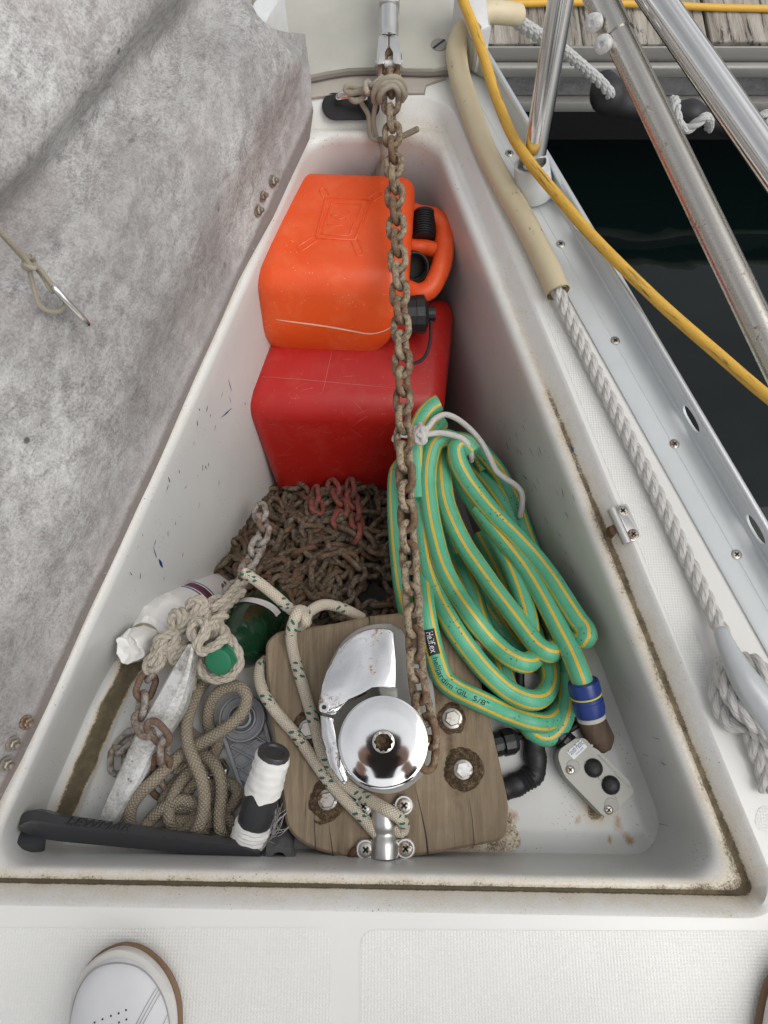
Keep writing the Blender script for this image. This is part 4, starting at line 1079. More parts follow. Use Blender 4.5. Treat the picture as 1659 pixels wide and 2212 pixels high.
for m, _ in heap_fr + [(m, 0) for m in topfr[100 - len(redfr):]]:
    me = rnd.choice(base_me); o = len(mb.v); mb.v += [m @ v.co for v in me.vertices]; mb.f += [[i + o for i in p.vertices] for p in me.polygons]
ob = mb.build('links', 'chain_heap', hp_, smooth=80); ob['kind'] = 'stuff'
# grey chain leading from the heap up to the knotted rope
gc = thing('chain_tail', 'paler grey chain leading from the heap to the knotted rope', 'chain', Q(c3, 230, 880, -.26))
me_g = [link_mesh('link', 'chain_grey', jit=30 + k) for k in range(2)]
hang_links(gc, link_frames(spline([Q(c3, *p) for p in ((300, 500, -.275), (325, 600, -.262), (325, 690, -.252), (275, 790, -.24), (235, 890, -.225), (190, 985, -.21), (140, 1080, -.195), (85, 1150, -.18), (30, 1205, -.165))], .003), R(25)), me_g)
# rusty chain shackled to the anchor shank
rc_ = thing('rusty_chain', 'short chain with dark rusty links lying over the anchor shank', 'chain', Q(cD, 300, 1000, -.16))
me_q = [link_mesh('link', 'chain_rusty', d=.0092, pitch=.0265, jit=40 + k) for k in range(2)]; me_q2 = [link_mesh('link', 'chain_grey', d=.0090, pitch=.026, jit=50)]
hang_links(rc_, link_frames(spline([Q(cD, *p) for p in ((300, 690, -.112), (262, 760, -.106), (232, 850, -.10), (222, 950, -.094), (250, 1045, -.088), (310, 1060, -.082), (350, 1130, -.09), (350, 1220, -.105), (325, 1290, -.125), (290, 1340, -.145), (320, 1400, -.152), (380, 1440, -.154))], .003), R(60), pitch=.0265), me_q + me_q2)
hang_links(rc_, link_frames(spline([Q(cD, *p) for p in ((250, 1060, -.12), (160, 1090, -.146), (100, 1150, -.15), (80, 1230, -.151), (110, 1310, -.151))], .003), R(20), pitch=.026), me_q2 + me_q2)

# ================================================================== JERRY CANS
oc = thing('orange_jerry_can', 'bright orange plastic fuel can lying on top of the red can', 'jerry can', Vector((-.08, .8, -.20)))
Af = [Vector((-.202, .636, -.222)), Vector((-.006, .624, -.222))]; Ac = [Vector((-.214, .638, -.150)), Vector((.030, .631, -.154))]; Ab = [Vector((-.196, .652, -.236)), Vector((-.026, .645, -.238))]; Bf = [Vector((-.208, .686, -.042)), Vector((.038, .682, -.044))]; Cf = [Vector((-.166, .925, -.066)), Vector((.066, .920, -.070))]
Dd = Vector((0, .215, -.028))
mb = MB(); bm = bmesh.new(); lp_ = [[bm.verts.new(p) for p in (Ab[s], Ac[s], Bf[s], Cf[s], Af[s] + Dd)] for s in (0, 1)]
for k in range(5): bm.faces.new([lp_[0][k], lp_[0][(k + 1) % 5], lp_[1][(k + 1) % 5], lp_[1][k]])
bm.faces.new(lp_[0][::-1]); bm.faces.new(lp_[1]); bmesh.ops.recalc_face_normals(bm, faces=bm.faces)
bmesh.ops.bevel(bm, geom=list(bm.edges) + list(bm.verts), offset=.034, offset_type='OFFSET', segments=7, affect='EDGES', profile=.5, clamp_overlap=True); from_bm(mb, bm)
body = mb.build('body', 'orange_plastic', oc, smooth=60)
from mathutils.bvhtree import BVHTree
bvo = BVHTree.FromPolygons([tuple(v) for v in mb.v], mb.f)
plain('pale_highlight', (.80, .50, .36), .5, nz=.15, sc=90)
ribbon(bvo, [cC(x, y) for x, y in ((308, 992), (400, 1005), (600, 1032), (760, 1060), (860, 1076), (930, 1066), (985, 1040), (1012, 1018))], .0021, taper=True).build('rim_highlight', 'pale_highlight', oc, smooth=0)  # highlight on the scuffed lower rim, painted as a pale ribbon
# embossed frame with four arms on the upper face
fu = (Bf[1] - Bf[0]).normalized(); fn2 = fu.cross((Cf[0] - Bf[0]).normalized()).normalized()
def OF(x, y, d): return PPL(*cC(x, y), Bf[0] + fn2 * d, fn2)
emb = MB()
fr1 = [(608, 268), (870, 285), (775, 525), (545, 512)]
tube(emb, spline([OF(x, y, -.0012) for x, y in fr1] + [OF(*fr1[0], -.0012)], .05) if False else [OF(*p, -.0012) for p in fr1] + [OF(*fr1[0], -.0012)], .0028, 8)
fr2 = [(640, 300), (812, 312), (742, 500), (578, 490)]
tube(emb, [OF(*p, -.0012) for p in fr2] + [OF(*fr2[0], -.0012)], .0022, 8)
for a, b in (((608, 268), (588, 225)), ((870, 285), (920, 250)), ((775, 525), (808, 605)), ((545, 512), (452, 572))): 
    va, vb = OF(*a, -.0012), OF(*b, -.0012); sd = (vb - va).normalized().cross(fn2) * .0055
    for s in (-1, 1): tube(emb, [va + sd * s, vb + sd * s], .0022, 8, roundcap=True)
    tube(emb, [vb + sd, vb + (vb - va).normalized() * .005, vb - sd], .0022, 8)
tube(emb, spline([OF(*p, -.0014) for p in ((720, 345), (752, 360), (740, 378), (700, 380), (672, 372), (640, 385), (632, 372), (680, 400), (720, 385), (725, 400), (690, 435), (610, 432), (660, 440), (705, 432))], .003), .0016, 8)
emb.build('embossed_panel', 'orange_plastic', oc, smooth=60)
# litre marks and the painted pale rim highlight near the base
fl = (Bf[0] - Af[0]).normalized(); fnl = fu.cross(fl).normalized(); fnl = -fnl if fnl.y > 0 else fnl
def OL(x, y, d): return PPL(*cC(x, y), (Af[0] + Bf[0]) / 2 + fnl * d, fnl)
mk = MB()
for x, y in ((335, 960), (455, 968), (578, 988), (705, 1000), (830, 1015)): tube(mk, [OL(x, y - 20, .0012), OL(x + 2, y + 18, .0002)], .0006, 6)
for s_, x, y in (('1', 352, 962), ('3', 596, 985), ('5lt', 850, 995)):
    vs, fs = text_geo(s_, .012, .0005); ex = (OL(x, y + 40, 0) - OL(x, y, 0)).normalized(); ey = fnl.cross(ex); o0 = OL(x, y, .0002)
    mk.add([o0 + ex * v.x + ey * v.y + fnl * v.z for v in vs], fs)
mk.build('litre_marks', 'orange_plastic', oc, smooth=60)
# neck, spout and carrying handle on the right
hz = -.112
mb = MB(); hpth = [(1060, 330, hz), (1150, 372, hz + .004), (1240, 388, hz + .006), (1296, 440, hz + .006), (1306, 540, hz + .005), (1296, 640, hz + .004), (1262, 740, hz), (1215, 815, hz - .005), (1150, 838, hz - .008), (1050, 800, hz - .01)]
tube(mb, spline([Q(cC, *p) for p in hpth], .004), .0165, 16); mb.build('handle', 'orange_plastic', oc, smooth=60)
mb = MB(); tube(mb, spline([Q(cC, 1050, 560, hz - .004), Q(cC, 1130, 565, hz), Q(cC, 1200, 570, hz), Q(cC, 1296, 600, hz + .003)], .004), .0135, 14); mb.build('handle_bar', 'orange_plastic', oc, smooth=60)
mb = MB(); a, b = Q(cC, 1187, 366, hz + .010), Q(cC, 1183, 520, hz + .006); axs = (b - a); n_r = 10; pr = [(.0001, 0), (.019, 0), (.0195, .002)]
for k in range(n_r):
    t0 = .004 + (axs.length - .006) * k / n_r; stp = (axs.length - .006) / n_r; pr += [(.0205, t0), (.0205, t0 + stp * .55), (.0185, t0 + stp * .6), (.0185, t0 + stp * .98)]
pr += [(.019, axs.length), (.0001, axs.length)]; lathe(mb, pr, a, axs, 28); mb.build('spout', 'black_plastic', oc, smooth=35)
mb = MB(); c = Q(cC, 1128, 682, hz + .012); nn = (Vector((0, 0, CAM_H)) - c).normalized() + Vector((.12, -.1, 0))
lathe(mb, [(.0245, -.03), (.0245, -.004), (.0235, .001), (.0215, .0015), (.0205, -.001), (.0202, -.006), (.0192, -.0065), (.0190, -.07), (.0001, -.07)], c, nn, 36); mb.build('neck_ring', 'black_print', oc, smooth=40)

rd = thing('red_jerry_can', 'large red plastic fuel can leaning on chain under the orange can', 'jerry can', Vector((-.05, .6, -.40)))
mb = MB(); Fb = [Vector((-.208, .452, -.425)), Vector((.085, .445, -.425))]; Ft = [Vector((-.243, .536, -.182)), Vector((.100, .526, -.184))]; Bt = [Vector((-.200, .672, -.170)), Vector((.128, .765, -.178))]
hexa(mb, [Fb[0], Fb[1], Vector((.12, .70, -.42)), Vector((-.17, .62, -.42)), Ft[0], Ft[1], Bt[1], Bt[0]], .033, 6)
mb.build('body', 'red_plastic', rd, smooth=60)
bvr = BVHTree.FromPolygons([tuple(v) for v in mb.v], mb.f)
plain('red_scuff', (.55, .15, .14), .6, nz=.2, sc=90)
rs_ = MB()
for k in range(26):
    x = rnd.uniform(180, 980); y = rnd.uniform(1380, 1900); a = rnd.uniform(-.9, .9); L2 = rnd.uniform(20, 110)
    r2 = ribbon(bvr, [cC(x, y), cC(x + L2 * .5 * math.cos(a), y + L2 * .5 * math.sin(a) + rnd.uniform(-6, 6)), cC(x + L2 * math.cos(a), y + L2 * math.sin(a))], rnd.uniform(.00012, .00035), taper=True); rs_.add(r2.v, r2.f)
for pth in ([(640, 1180), (615, 1290), (598, 1370), (585, 1420)], [(215, 1330), (500, 1352), (800, 1380), (1030, 1400)]):
    r2 = ribbon(bvr, [cC(*p) for p in pth], .0005, taper=True); rs_.add(r2.v, r2.f)
o = rs_.build('scuff_marks', 'red_scuff', rd, smooth=0); o['kind'] = 'stuff'
mb = MB(); a, b = Q(cC, 1062, 965, -.128), Q(cC, 1188, 960, -.128); ax = (b - a)
prf = [(.0001, 0), (.030, 0), (.0305, .02), (.0315, .021), (.0315, .034), (.0285, .036), (.024, .037), (.020, .040), (.0125, .041), (.0125, .052), (.0001, .052)]
lathe(mb, prf, a, ax, 14); cp_ = mb.build('cap', 'black_plastic', rd, smooth=25)
mb = MB(); tube(mb, spline([Q(cC, *p) for p in ((1222, 962, -.128), (1225, 1060, -.135), (1215, 1150, -.142), (1180, 1225, -.15), (1120, 1252, -.152), (1070, 1235, -.152), (1035, 1180, -.14), (1030, 1090, -.13))], .003), .0027, 8); mb.build('cap_strap', 'black_rubber', rd)
mb = MB(); lathe(mb, [(.032, -.008), (.032, .004), (.030, .006), (.03, .01)], a - ax.normalized() * .004, ax, 28); mb.build('neck', 'red_plastic', rd, smooth=50)

# ================================================================== GREEN HOSE
ho = thing('garden_hose', 'coiled green hose with yellow stripes on the right of locker', 'hose', Q(cH, 600, 1200, -.2))
def zb(y): 
    ks = ((0, -.135), (300, -.15), (600, -.172), (1000, -.165), (1300, -.132), (1700, -.100), (2100, -.112))
    for (a, za), (b, zb_) in zip(ks, ks[1:]):
        if y <= b: return za + (zb_ - za) * max(0, (y - a)) / (b - a)
    return ks[-1][1]
HS = [
 (.012, [(322, 112), (285, 132), (240, 180), (205, 250), (190, 340), (192, 450), (198, 560), (205, 680)]),
 (-.012, [(150, 420), (178, 440), (200, 520), (212, 700), (222, 950), (232, 1150), (246, 1350), (275, 1500), (318, 1660), (352, 1740), (430, 1800), (560, 1862), (720, 1935), (860, 1985), (960, 1985), (1040, 1900), (1078, 1770), (1080, 1620), (1050, 1480), (990, 1340)]),
 (.016, [(470, 372), (420, 340), (360, 318), (305, 345), (272, 430), (258, 560), (268, 720), (300, 900), (350, 1080), (430, 1240), (530, 1390), (630, 1510), (730, 1600), (810, 1640), (868, 1625), (900, 1560), (880, 1470), (820, 1350)]),
 (.002, [(330, 235), (290, 275), (250, 350), (228, 470), (220, 650), (232, 850), (255, 1050), (310, 1240), (400, 1420), (510, 1580), (620, 1710), (740, 1810), (850, 1858), (930, 1840), (975, 1760), (970, 1660), (930, 1560), (860, 1450)]),
 (.032, [(520, 400), (490, 362), (452, 348), (428, 378), (436, 450), (480, 545), (560, 660), (660, 780), (770, 890), (880, 1010), (980, 1140), (1070, 1280), (1140, 1390), (1185, 1450), (1192, 1492), (1150, 1490), (1090, 1420), (1020, 1300)]),
 (.014, [(352, 380), (346, 470), (350, 580), (365, 690), (410, 820), (480, 960), (560, 1080), (650, 1210), (740, 1330), (830, 1450), (900, 1540), (960, 1580), (1008, 1555), (1020, 1490), (985, 1400), (920, 1300)]),
 (.004, [(372, 345), (380, 410), (410, 490), (460, 590), (550, 730), (640, 870), (720, 1010), (780, 1150), (825, 1280), (850, 1390), (858, 1470)]),
 (.020, [(560, 720), (640, 830), (740, 960), (830, 1080), (910, 1210), (980, 1340), (1045, 1470), (1105, 1590), (1150, 1700), (1182, 1800)]),
 (-.030, [(470, 345), (540, 370), (610, 440), (680, 530), (740, 640), (790, 760), (830, 880), (880, 1010)]),
 (-.034, [(520, 480), (580, 540), (660, 640), (730, 750), (800, 880), (860, 1010), (920, 1150)]),
 (-.05, [(110, 470), (78, 520), (68, 640), (72, 800), (84, 980), (104, 1160), (130, 1300), (170, 1450)]),
 (-.034, [(620, 1480), (650, 1580), (690, 1690), (730, 1790), (790, 1910), (850, 2010), (905, 2062), (965, 2072), (1030, 2020), (1068, 1930), (1085, 1820), (1090, 1700)]),
 (-.034, [(380, 850), (430, 1000), (490, 1150), (535, 1260), (560, 1360), (600, 1460)]),
 (-.045, [(860, 1180), (890, 1290), (905, 1390), (890, 1490), (850, 1560)]),
 (-.05, [(560, 1150), (620, 1300), (690, 1430), (760, 1530), (800, 1560), (790, 1480), (740, 1360)]),
 (-.04, [(300, 380), (420, 330), (500, 350), (560, 420), (600, 500)]),
 (-.05, [(330, 520), (340, 700), (380, 900), (450, 1080), (540, 1250), (640, 1400), (720, 1500)]),
 (-.055, [(560, 900), (640, 1050), (710, 1190), (760, 1320), (790, 1430), (800, 1520)]),
 (-.058, [(700, 900), (790, 1040), (870, 1200), (930, 1350), (960, 1480), (950, 1600)]),
 (-.06, [(430, 430), (520, 560), (620, 720), (700, 880), (790, 1060)]),
 (-.055, [(240, 500), (250, 700), (280, 900), (320, 1080), (350, 1200)]),
 (-.055, [(640, 1350), (680, 1480), (720, 1570), (800, 1600), (900, 1640), (990, 1700), (1000, 1800)]),
]
mb = MB(); HR = .0142; hosefr = []
bc_ = sum(bpoly, Vector((0, 0))) / len(bpoly); bbig = [p + (p - bc_).normalized() * .022 for p in bpoly]
for i, (dz, pts) in enumerate(HS):
    nb = max(range(len(pts)), key=lambda k: pts[k][1]); q3 = []
    for k, (x, y) in enumerate(pts):
        z = zb(y) + dz - (.030 * (1 - k / 2) if k < 2 and (i in (1, 3, 5, 6) or dz < -.02) else 0) - (.034 * min(1, (k - nb) / 2.2) if k > nb and dz > -.02 else 0); q = Q(cH, x, y, z)
        if dz > -.045 and inside(Vector((q.x, q.y)), bbig) and z < BT + HR + .001: q = Q(cH, x, y, BT + HR + .001 + max(0, dz) * .4)
        q3.append(q)
    pt = spline(q3, .004)
    up = Vector((.3 * math.sin(i * 1.7), 0, 1)).normalized(); fr = frames(pt, up); u0 = i * .37
    if i == 1:
        l = cum(pt); T, N, B = fr; u, v = cH(292, 1540); j = min(range(len(pt)), key=lambda k: (toD(pt[k])[0] - u) ** 2 + (toD(pt[k])[1] - v) ** 2)
        vc = (Vector((0, 0, CAM_H)) - pt[j]).normalized(); vang = math.atan2(vc.dot(B[j]), vc.dot(N[j])); u0 = -5 * (vang / (2 * math.pi)) / .55 - l[j] + 20 / .55
    tube(mb, pt, HR, 16, fr=fr, u0=u0); hosefr.append((pt, fr))
mb.build('hose', 'hose', ho, smooth=80)
def hose_text(si, body, size, s0, parent, mat, plate=None, name='print', k_=1.0):
    pt, (T, N, B) = hosefr[si]; l = cum(pt); mb = MB(); vs, fs = text_geo(body, size)
    xm = max(v.x for v in vs) / 2
    def idx_(s): j = max(k for k in range(len(l)) if l[k] <= s); return min(j, len(pt) - 2)
    j = idx_(s0 + xm); vc = (Vector((0, 0, CAM_H)) - pt[j]).normalized(); ang = math.atan2(vc.dot(B[j]), vc.dot(N[j]))
    def at(s, a, r):
        j = idx_(s); t = (s - l[j]) / max(1e-9, l[j + 1] - l[j])
        p = pt[j].lerp(pt[j + 1], t); n = N[j].lerp(N[j + 1], t); b = B[j].lerp(B[j + 1], t); return p + (n * math.cos(a) + b * math.sin(a)) * r
    sg = -1 if True else 1
    mb.add([at(s0 + v.x * k_, ang + sg * (v.y - size * .34) / HR, HR + .0005) for v in vs], [f[::-1] for f in fs])
    mb.build(name, mat, parent, smooth=0)
    if plate:
        m2 = MB(); ln2 = max(v.x for v in vs) * k_; n1 = 14; n2 = 8; gv_ = []
        for a in range(n1 + 1):
            for b in range(n2 + 1): gv_.append(at(s0 - .003 + (ln2 + .006) * a / n1, ang + (-.62 * size + 1.24 * size * b / n2) / HR, HR + .00025))
        m2.add(gv_, [[a * (n2 + 1) + b, (a + 1) * (n2 + 1) + b, (a + 1) * (n2 + 1) + b + 1, a * (n2 + 1) + b + 1] for a in range(n1) for b in range(n2)])
        m2.build('print_patch', plate, parent, smooth=0)
def near_s(si, x, y):
    pt, fr = hosefr[si]; l = cum(pt); u, v = cH(x, y); return min((((toD(p)[0] - u) ** 2 + (toD(p)[1] - v) ** 2), l[i]) for i, p in enumerate(pt))[1]
s_a = near_s(1, 270, 1460); s_b = near_s(1, 318, 1610); s_c = near_s(1, 432, 1795)
hose_text(1, 'Heliflex', .0125, s_a, ho, 'label_white', 'black_print', k_=.78)
hose_text(1, 'helijardim', .0105, s_b, ho, 'black_ink', k_=1.1)
hose_text(1, 'GIL  5/8"', .0095, s_c, ho, 'black_ink', k_=1.1)
mb = MB(); pt, fr = hosefr[7]; e = pt[-1]; axh = (pt[-1] - pt[-4]).normalized()
axh = (axh + Vector((0, 0, -.25))).normalized()
lathe(mb, [(.0142, -.012), (.0195, -.012), (.0205, -.008), (.0205, .004), (.0195, .005), (.0195, .014), (.0205, .015), (.0205, .026), (.019, .034), (.0001, .034)], e, axh, 32); cn_ = mb.build('connector', 'blue_plastic', ho, smooth=35)
mb = MB(); lathe(mb, [(.0197, .0062), (.0204, .0068), (.0204, .0078), (.0197, .0084)], e, axh, 32); mb.build('yellow_ring', 'hose_yellow' if 'hose_yellow' in MT else plain('hose_yellow', (.62, .55, .05), .5) and 'hose_yellow', cn_, smooth=35)
mb = MB(); lathe(mb, [(.0001, .033), (.0185, .033), (.0185, .040), (.016, .041), (.0001, .041)], e, axh, 32); mb.build('end_collar', 'remote_grey', cn_, smooth=35)
# white cord tied round the top of the coil
wc = thing('hose_tie', 'thin white cord knotted round the top of the hose coil', 'cord', Q(cH, 220, 290, -.12))
mb = MB(); r = .0046
for pts in ([(180, 262, -.115), (215, 258, -.108), (250, 262, -.106), (300, 205, -.112), (360, 180, -.116), (420, 200, -.12), (500, 260, -.125), (570, 340, -.132), (620, 430, -.14), (660, 510, -.145), (720, 560, -.148), (780, 600, -.15), (810, 645, -.155), (812, 710, -.165), (800, 780, -.18)],
            [(165, 335, -.118), (200, 325, -.11), (250, 300, -.107), (330, 288, -.108), (400, 300, -.108), (460, 322, -.108), (498, 360, -.113), (512, 410, -.125), (512, 450, -.15)],
            [(60, 330, -.13), (75, 300, -.12), (110, 300, -.115), (160, 300, -.112), (190, 280, -.105), (230, 300, -.10), (240, 335, -.104), (205, 345, -.105), (190, 310, -.102), (215, 265, -.10), (245, 270, -.10), (235, 310, -.098), (205, 300, -.097)],
            [(210, 240, -.112), (225, 275, -.097), (232, 320, -.098), (215, 350, -.108)]):
    tube(mb, spline([Q(cH, *p) for p in pts], .003), r, 10, roundcap=True)
mb.build('cord_loops', 'rope_white_thin', wc)
# ================================================================== WINDLASS AND ITS BOARD
wb = thing('windlass_board', 'weathered teak board carrying the windlass, corners rounded', 'board', Q(cE, 740, 950, BB))
bolts = [(1115, 797, .0), (1181, 1100, 1.), (262, 860, .5), (377, 1278, .6)]
def dense_plate(poly, z0, z1, step, bev, dirtf):
    mb = MB(); n = len(poly); c = sum(poly, Vector((0, 0))) / n; ins = []
    for i in range(n):
        t = (poly[(i + 1) % n] - poly[i - 1]); nn = Vector((-t.y, t.x)).normalized()
        if nn.dot(c - poly[i]) < 0: nn = -nn
        ins.append(poly[i] + nn * bev)
    gp = []; xs = [p.x for p in ins]; ys = [p.y for p in ins]; y = min(ys)
    while y < max(ys):
        x = min(xs)
        while x < max(xs):
            q = Vector((x, y))
            if inside(q, ins) and min((q - p).length for p in ins) > step * .6: gp.append(q)
            x += step
        y += step
    vo, eo, fo, *_ = delaunay_2d_cdt([Vector(p) for p in ins] + gp, [(i, (i + 1) % n) for i in range(n)], [list(range(n))], 1, 1e-6)
    at = []
    for q in vo: mb.v.append(Vector((q[0], q[1], z1))); at.append(dirtf(Vector((q[0], q[1]))))
    for f in fo:
        a, b, cc = (mb.v[i] for i in f[:3]); mb.f.append(list(f) if (b - a).cross(cc - a).z > 0 else list(f)[::-1])
    o = len(mb.v)
    for dz, src in ((0, ins), (0, None), (1, None)):
        for i in range(n):
            p = ins[i] if src else poly[i]
            mb.v.append(Vector((p.x, p.y, z1 if src else (z1 - bev if dz == 0 else z0)))); at.append(.1)
    for lev in range(2):
        for i in range(n):
            a = o + lev * n + i; b = o + lev * n + (i + 1) % n; mb.f.append([a + n, b + n, b, a])
    mb.f.append([o + 2 * n + i for i in range(n)][::-1]); mb.at = {'dirt': at}
    return mb
bc = [Q(cE, x, y, BT) for x, y, _ in bolts]; bc2 = [Vector((p.x, p.y)) for p in bc]; rp = Q(cE, 1000, 680, BT); rp = Vector((rp.x, rp.y))
def bd(q):
    d = 0
    for p in bc2: d = max(d, 1.1 - (q - p).length / .030)
    s = q - bc2[0]; d = max(d, (.75 - abs(s.x + s.y * .1 + .006) / .02) * sstep(.03, -.05, s.y) * sstep(-.17, -.05, s.y))
    d = max(d, .85 - (q - rp).length / .035, .25 * mnoise.noise(Vector((q.x * 14, q.y * 14, 2))))
    return max(0, d)
mb = dense_plate(bpoly, BB, BT, .006, .0035, bd); mb.build('plank', 'board_wood', wb, smooth=40)
# drying cracks
def sliver(pts, wd):
    m = MB(); q = [Q(cE, x, y, BT + .00025) for x, y in pts]; n = len(q); vs = []
    for i, p in enumerate(q):
        w_ = wd * (1 - i / (n - 1)) + .00012; vs += [p + Vector((-w_, 0, 0)), p + Vector((w_, 0, 0))]
    m.add(vs, [[2 * i, 2 * i + 1, 2 * i + 3, 2 * i + 2] for i in range(n - 1)]); m.build('crack', 'black_print', wb, smooth=0)
sliver([(972, 1600), (958, 1480), (938, 1380), (915, 1280), (893, 1190)], .0011)
sliver([(692, 1638), (690, 1580), (684, 1530)], .0007); sliver([(410, 1620), (395, 1500), (384, 1420)], .0006); sliver([(305, 1570), (298, 1400), (290, 1260)], .0005); sliver([(1245, 1545), (1235, 1400), (1215, 1280)], .0005); sliver([(622, 192), (626, 225), (624, 250)], .0013)
for i, (x, y, gg) in enumerate(bolts):
    c = Q(cE, x, y, BT); m = MB(); lathe(m, [(.0135, .0002), (.0135, .0018), (.0115, .0024), (.004, .0024)], c, (0, 0, 1), 28); bt = m.build('bolt', 'bolt_steel', wb, smooth=35)
    m = MB(); lathe(m, [(.0103, .002), (.0103, .0075), (.0092, .0086), (.0001, .0088)], c, (0, 0, 1), 6, start=Vector((math.cos(i + .3), math.sin(i + .3), 0))); m.build('hex_head', 'bolt_steel' if i != 1 else 'galv', bt, smooth=20)
    m = MB(); rg = .0195 + .007 * gg; hg = .0022 + .0045 * gg; lathe(m, [(.0122, .0015), (.0135, hg)] + [(.0135 + (rg - .0135) * q_ / 6, hg * (1 - (q_ / 6) ** 2.2) + .0003) for q_ in range(1, 7)], c, (0, 0, 1), 64)
    for k, p in enumerate(m.v):
        d = p - c; u_ = d.normalized(); f = 1 + (.16 * mnoise.noise(Vector((u_.x * 1.6, u_.y * 1.6, i * 5.))) + .08 * mnoise.noise(p * 380)) * sstep(.012, .018, Vector((d.x, d.y)).length); m.v[k] = Vector((c.x + d.x * f, c.y + d.y * f, p.z + (.0018 * gg + .0006) * (mnoise.noise(p * 260) + .6 * mnoise.noise(p * 620)) * sstep(.0125, .016, Vector((d.x, d.y)).length)))
    m.build('sealant', 'goo', bt, smooth=60)
m = MB(); sc_ = [Q(cE, x, y, BT + .0012) for x, y in ((420, 1350), (408, 1385), (370, 1405), (335, 1415), (305, 1410))]; tube(m, spline(sc_, .002), lambda s: .0035 * (1 - s * .7), 8, roundcap=True); blob_bump(m, .0012, 300); m.build('sealant', 'goo', wb, smooth=60)
# moulded plinth under the board
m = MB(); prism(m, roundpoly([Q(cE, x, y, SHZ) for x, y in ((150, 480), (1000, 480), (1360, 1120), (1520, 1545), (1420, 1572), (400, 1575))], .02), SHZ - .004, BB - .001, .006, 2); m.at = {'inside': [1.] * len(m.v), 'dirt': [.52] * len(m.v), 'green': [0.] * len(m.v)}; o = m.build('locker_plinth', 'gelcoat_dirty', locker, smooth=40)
# a flake of rust on the aft edge
m = MB(); tube(m, spline([Q(cE, 552, 1565, BT + .003), Q(cE, 515, 1610, BT + .002), Q(cE, 488, 1665, BT - .006)], .002), lambda s: .0042 + .001 * math.sin(7 * s), 10, roundcap=True); blob_bump(m, .002, 260); o = m.build('rust_scale', 'rust_flake'); tag(o, 'small brown crumbling piece of rusty metal on board edge', 'rust scale')
m = MB(); prism(m, roundpoly([Q(cE, x, y, SHZ) for x, y in ((1080, 1575), (1270, 1545), (1440, 1500), (1450, 1540), (1330, 1600), (1180, 1600))], .008), SHZ + .0, SHZ + .010, .004, 2); blob_bump(m, .004, 120); o = m.build('debris', 'goo', None, smooth=60); tag(o, 'brown dirt caked under the aft edge of the windlass board', 'dirt', kind='stuff')

wl = thing('windlass', 'chrome anchor windlass with round cap and curved chain cover', 'windlass', Q(cE, 707, 932, BT))
CAPZ = -.020
m = MB(); bpl = [(985, 480), (1015, 700), (1020, 900), (995, 1040), (930, 1150), (840, 1220), (740, 1248), (620, 1228), (520, 1170), (440, 1060), (400, 940), (345, 800), (335, 640), (390, 460), (470, 330), (560, 262), (680, 232), (790, 240), (835, 300), (860, 460), (900, 500)]
prism(m, roundpoly([Q(cE, x, y, BT + .014) for x, y in bpl], .012, 4), BT + .0005, BT + .014, .004, 3); m.build('base', 'alu_dull', wl, smooth=40)
gc_ = Q(cE, 720, 940, -.05)
m = MB(); lathe(m, [(.050, 0), (.053, .006), (.040, .016), (.038, .026), (.046, .034), (.050, .040), (.03, .042)], Vector((gc_.x, gc_.y, BT + .012)), (0, 0, 1), 40)
for k, p in enumerate(m.v):
    d = Vector((p.x - gc_.x, p.y - gc_.y)); a = math.atan2(d.y, d.x); f = 1 + .09 * math.cos(a * 7); m.v[k] = Vector((gc_.x + d.x * f, gc_.y + d.y * f, p.z))
m.build('gypsy', 'stainless_old', wl, smooth=50)
cc = Q(cE, 707, 934, CAPZ); cr_ = (Q(cE, 707 + 268, 934, CAPZ) - cc).length; hr = (Q(cE, 707 + 66, 934, CAPZ) - cc).length
m = MB(); lathe(m, [(.03, -.030), (cr_ * .80, -.027), (cr_ * .97, -.012), (cr_, -.008), (cr_ * .998, -.004), (cr_ * .985, -.0009), (cr_ * .955, -.0001), (cr_ * .93, .00005), (cr_ * .6, .00012), (hr * 1.5, .00015), (hr * 1.03, .0001), (hr, -.0006), (hr * .99, -.012)], cc, (0, 0, 1), 96); m.build('cap', 'chrome', wl, smooth=25)
# ten-point socket in the middle, with the bolt deep inside it
m = MB(); so_ = []; NP = 10
for k in range(NP * 2):
    a = math.pi * k / NP; so_.append((math.cos(a), math.sin(a), hr * (.93 if k % 2 == 0 else .74)))
vs = []; 
for zz in (.0008, -.014):
    for x, y, r in so_: vs.append(cc + Vector((x * r, y * r, zz)))
for x, y, r in so_: vs.append(cc + Vector((x * hr, y * hr, .0004)))
q = NP * 2; fs = [[i, (i + 1) % q, q + (i + 1) % q, q + i][::-1] for i in range(q)] + [[2 * q + i, 2 * q + (i + 1) % q, (i + 1) % q, i] for i in range(q)]
m.add(vs, fs); m.build('drive_socket', 'stainless_old', wl, smooth=20)
m = MB(); lathe(m, [(hr, -.014), (hr * .72, -.012), (hr * .68, -.009), (hr * .55, -.0088), (hr * .50, -.0095), (.0001, -.0095)], cc, (0, 0, 1), 32); blob_bump(m, .0004, 500); m.build('centre_bolt', 'goo', wl, smooth=40)
m = MB(); cv = [(322, 700), (345, 600), (372, 520), (405, 445), (445, 385), (490, 335), (540, 297), (595, 272), (650, 261), (710, 260), (752, 268), (772, 290), (778, 450), (782, 615), (740, 612), (690, 608), (640, 612), (590, 622), (545, 645), (500, 683), (462, 725), (436, 765), (420, 776), (345, 763), (326, 740)]
prism(m, [Q(cE, x, y, -.024) for x, y in cv], -.062, -.024, .0035, 4); m.build('chain_cover', 'chrome_spotted', wl, smooth=50)
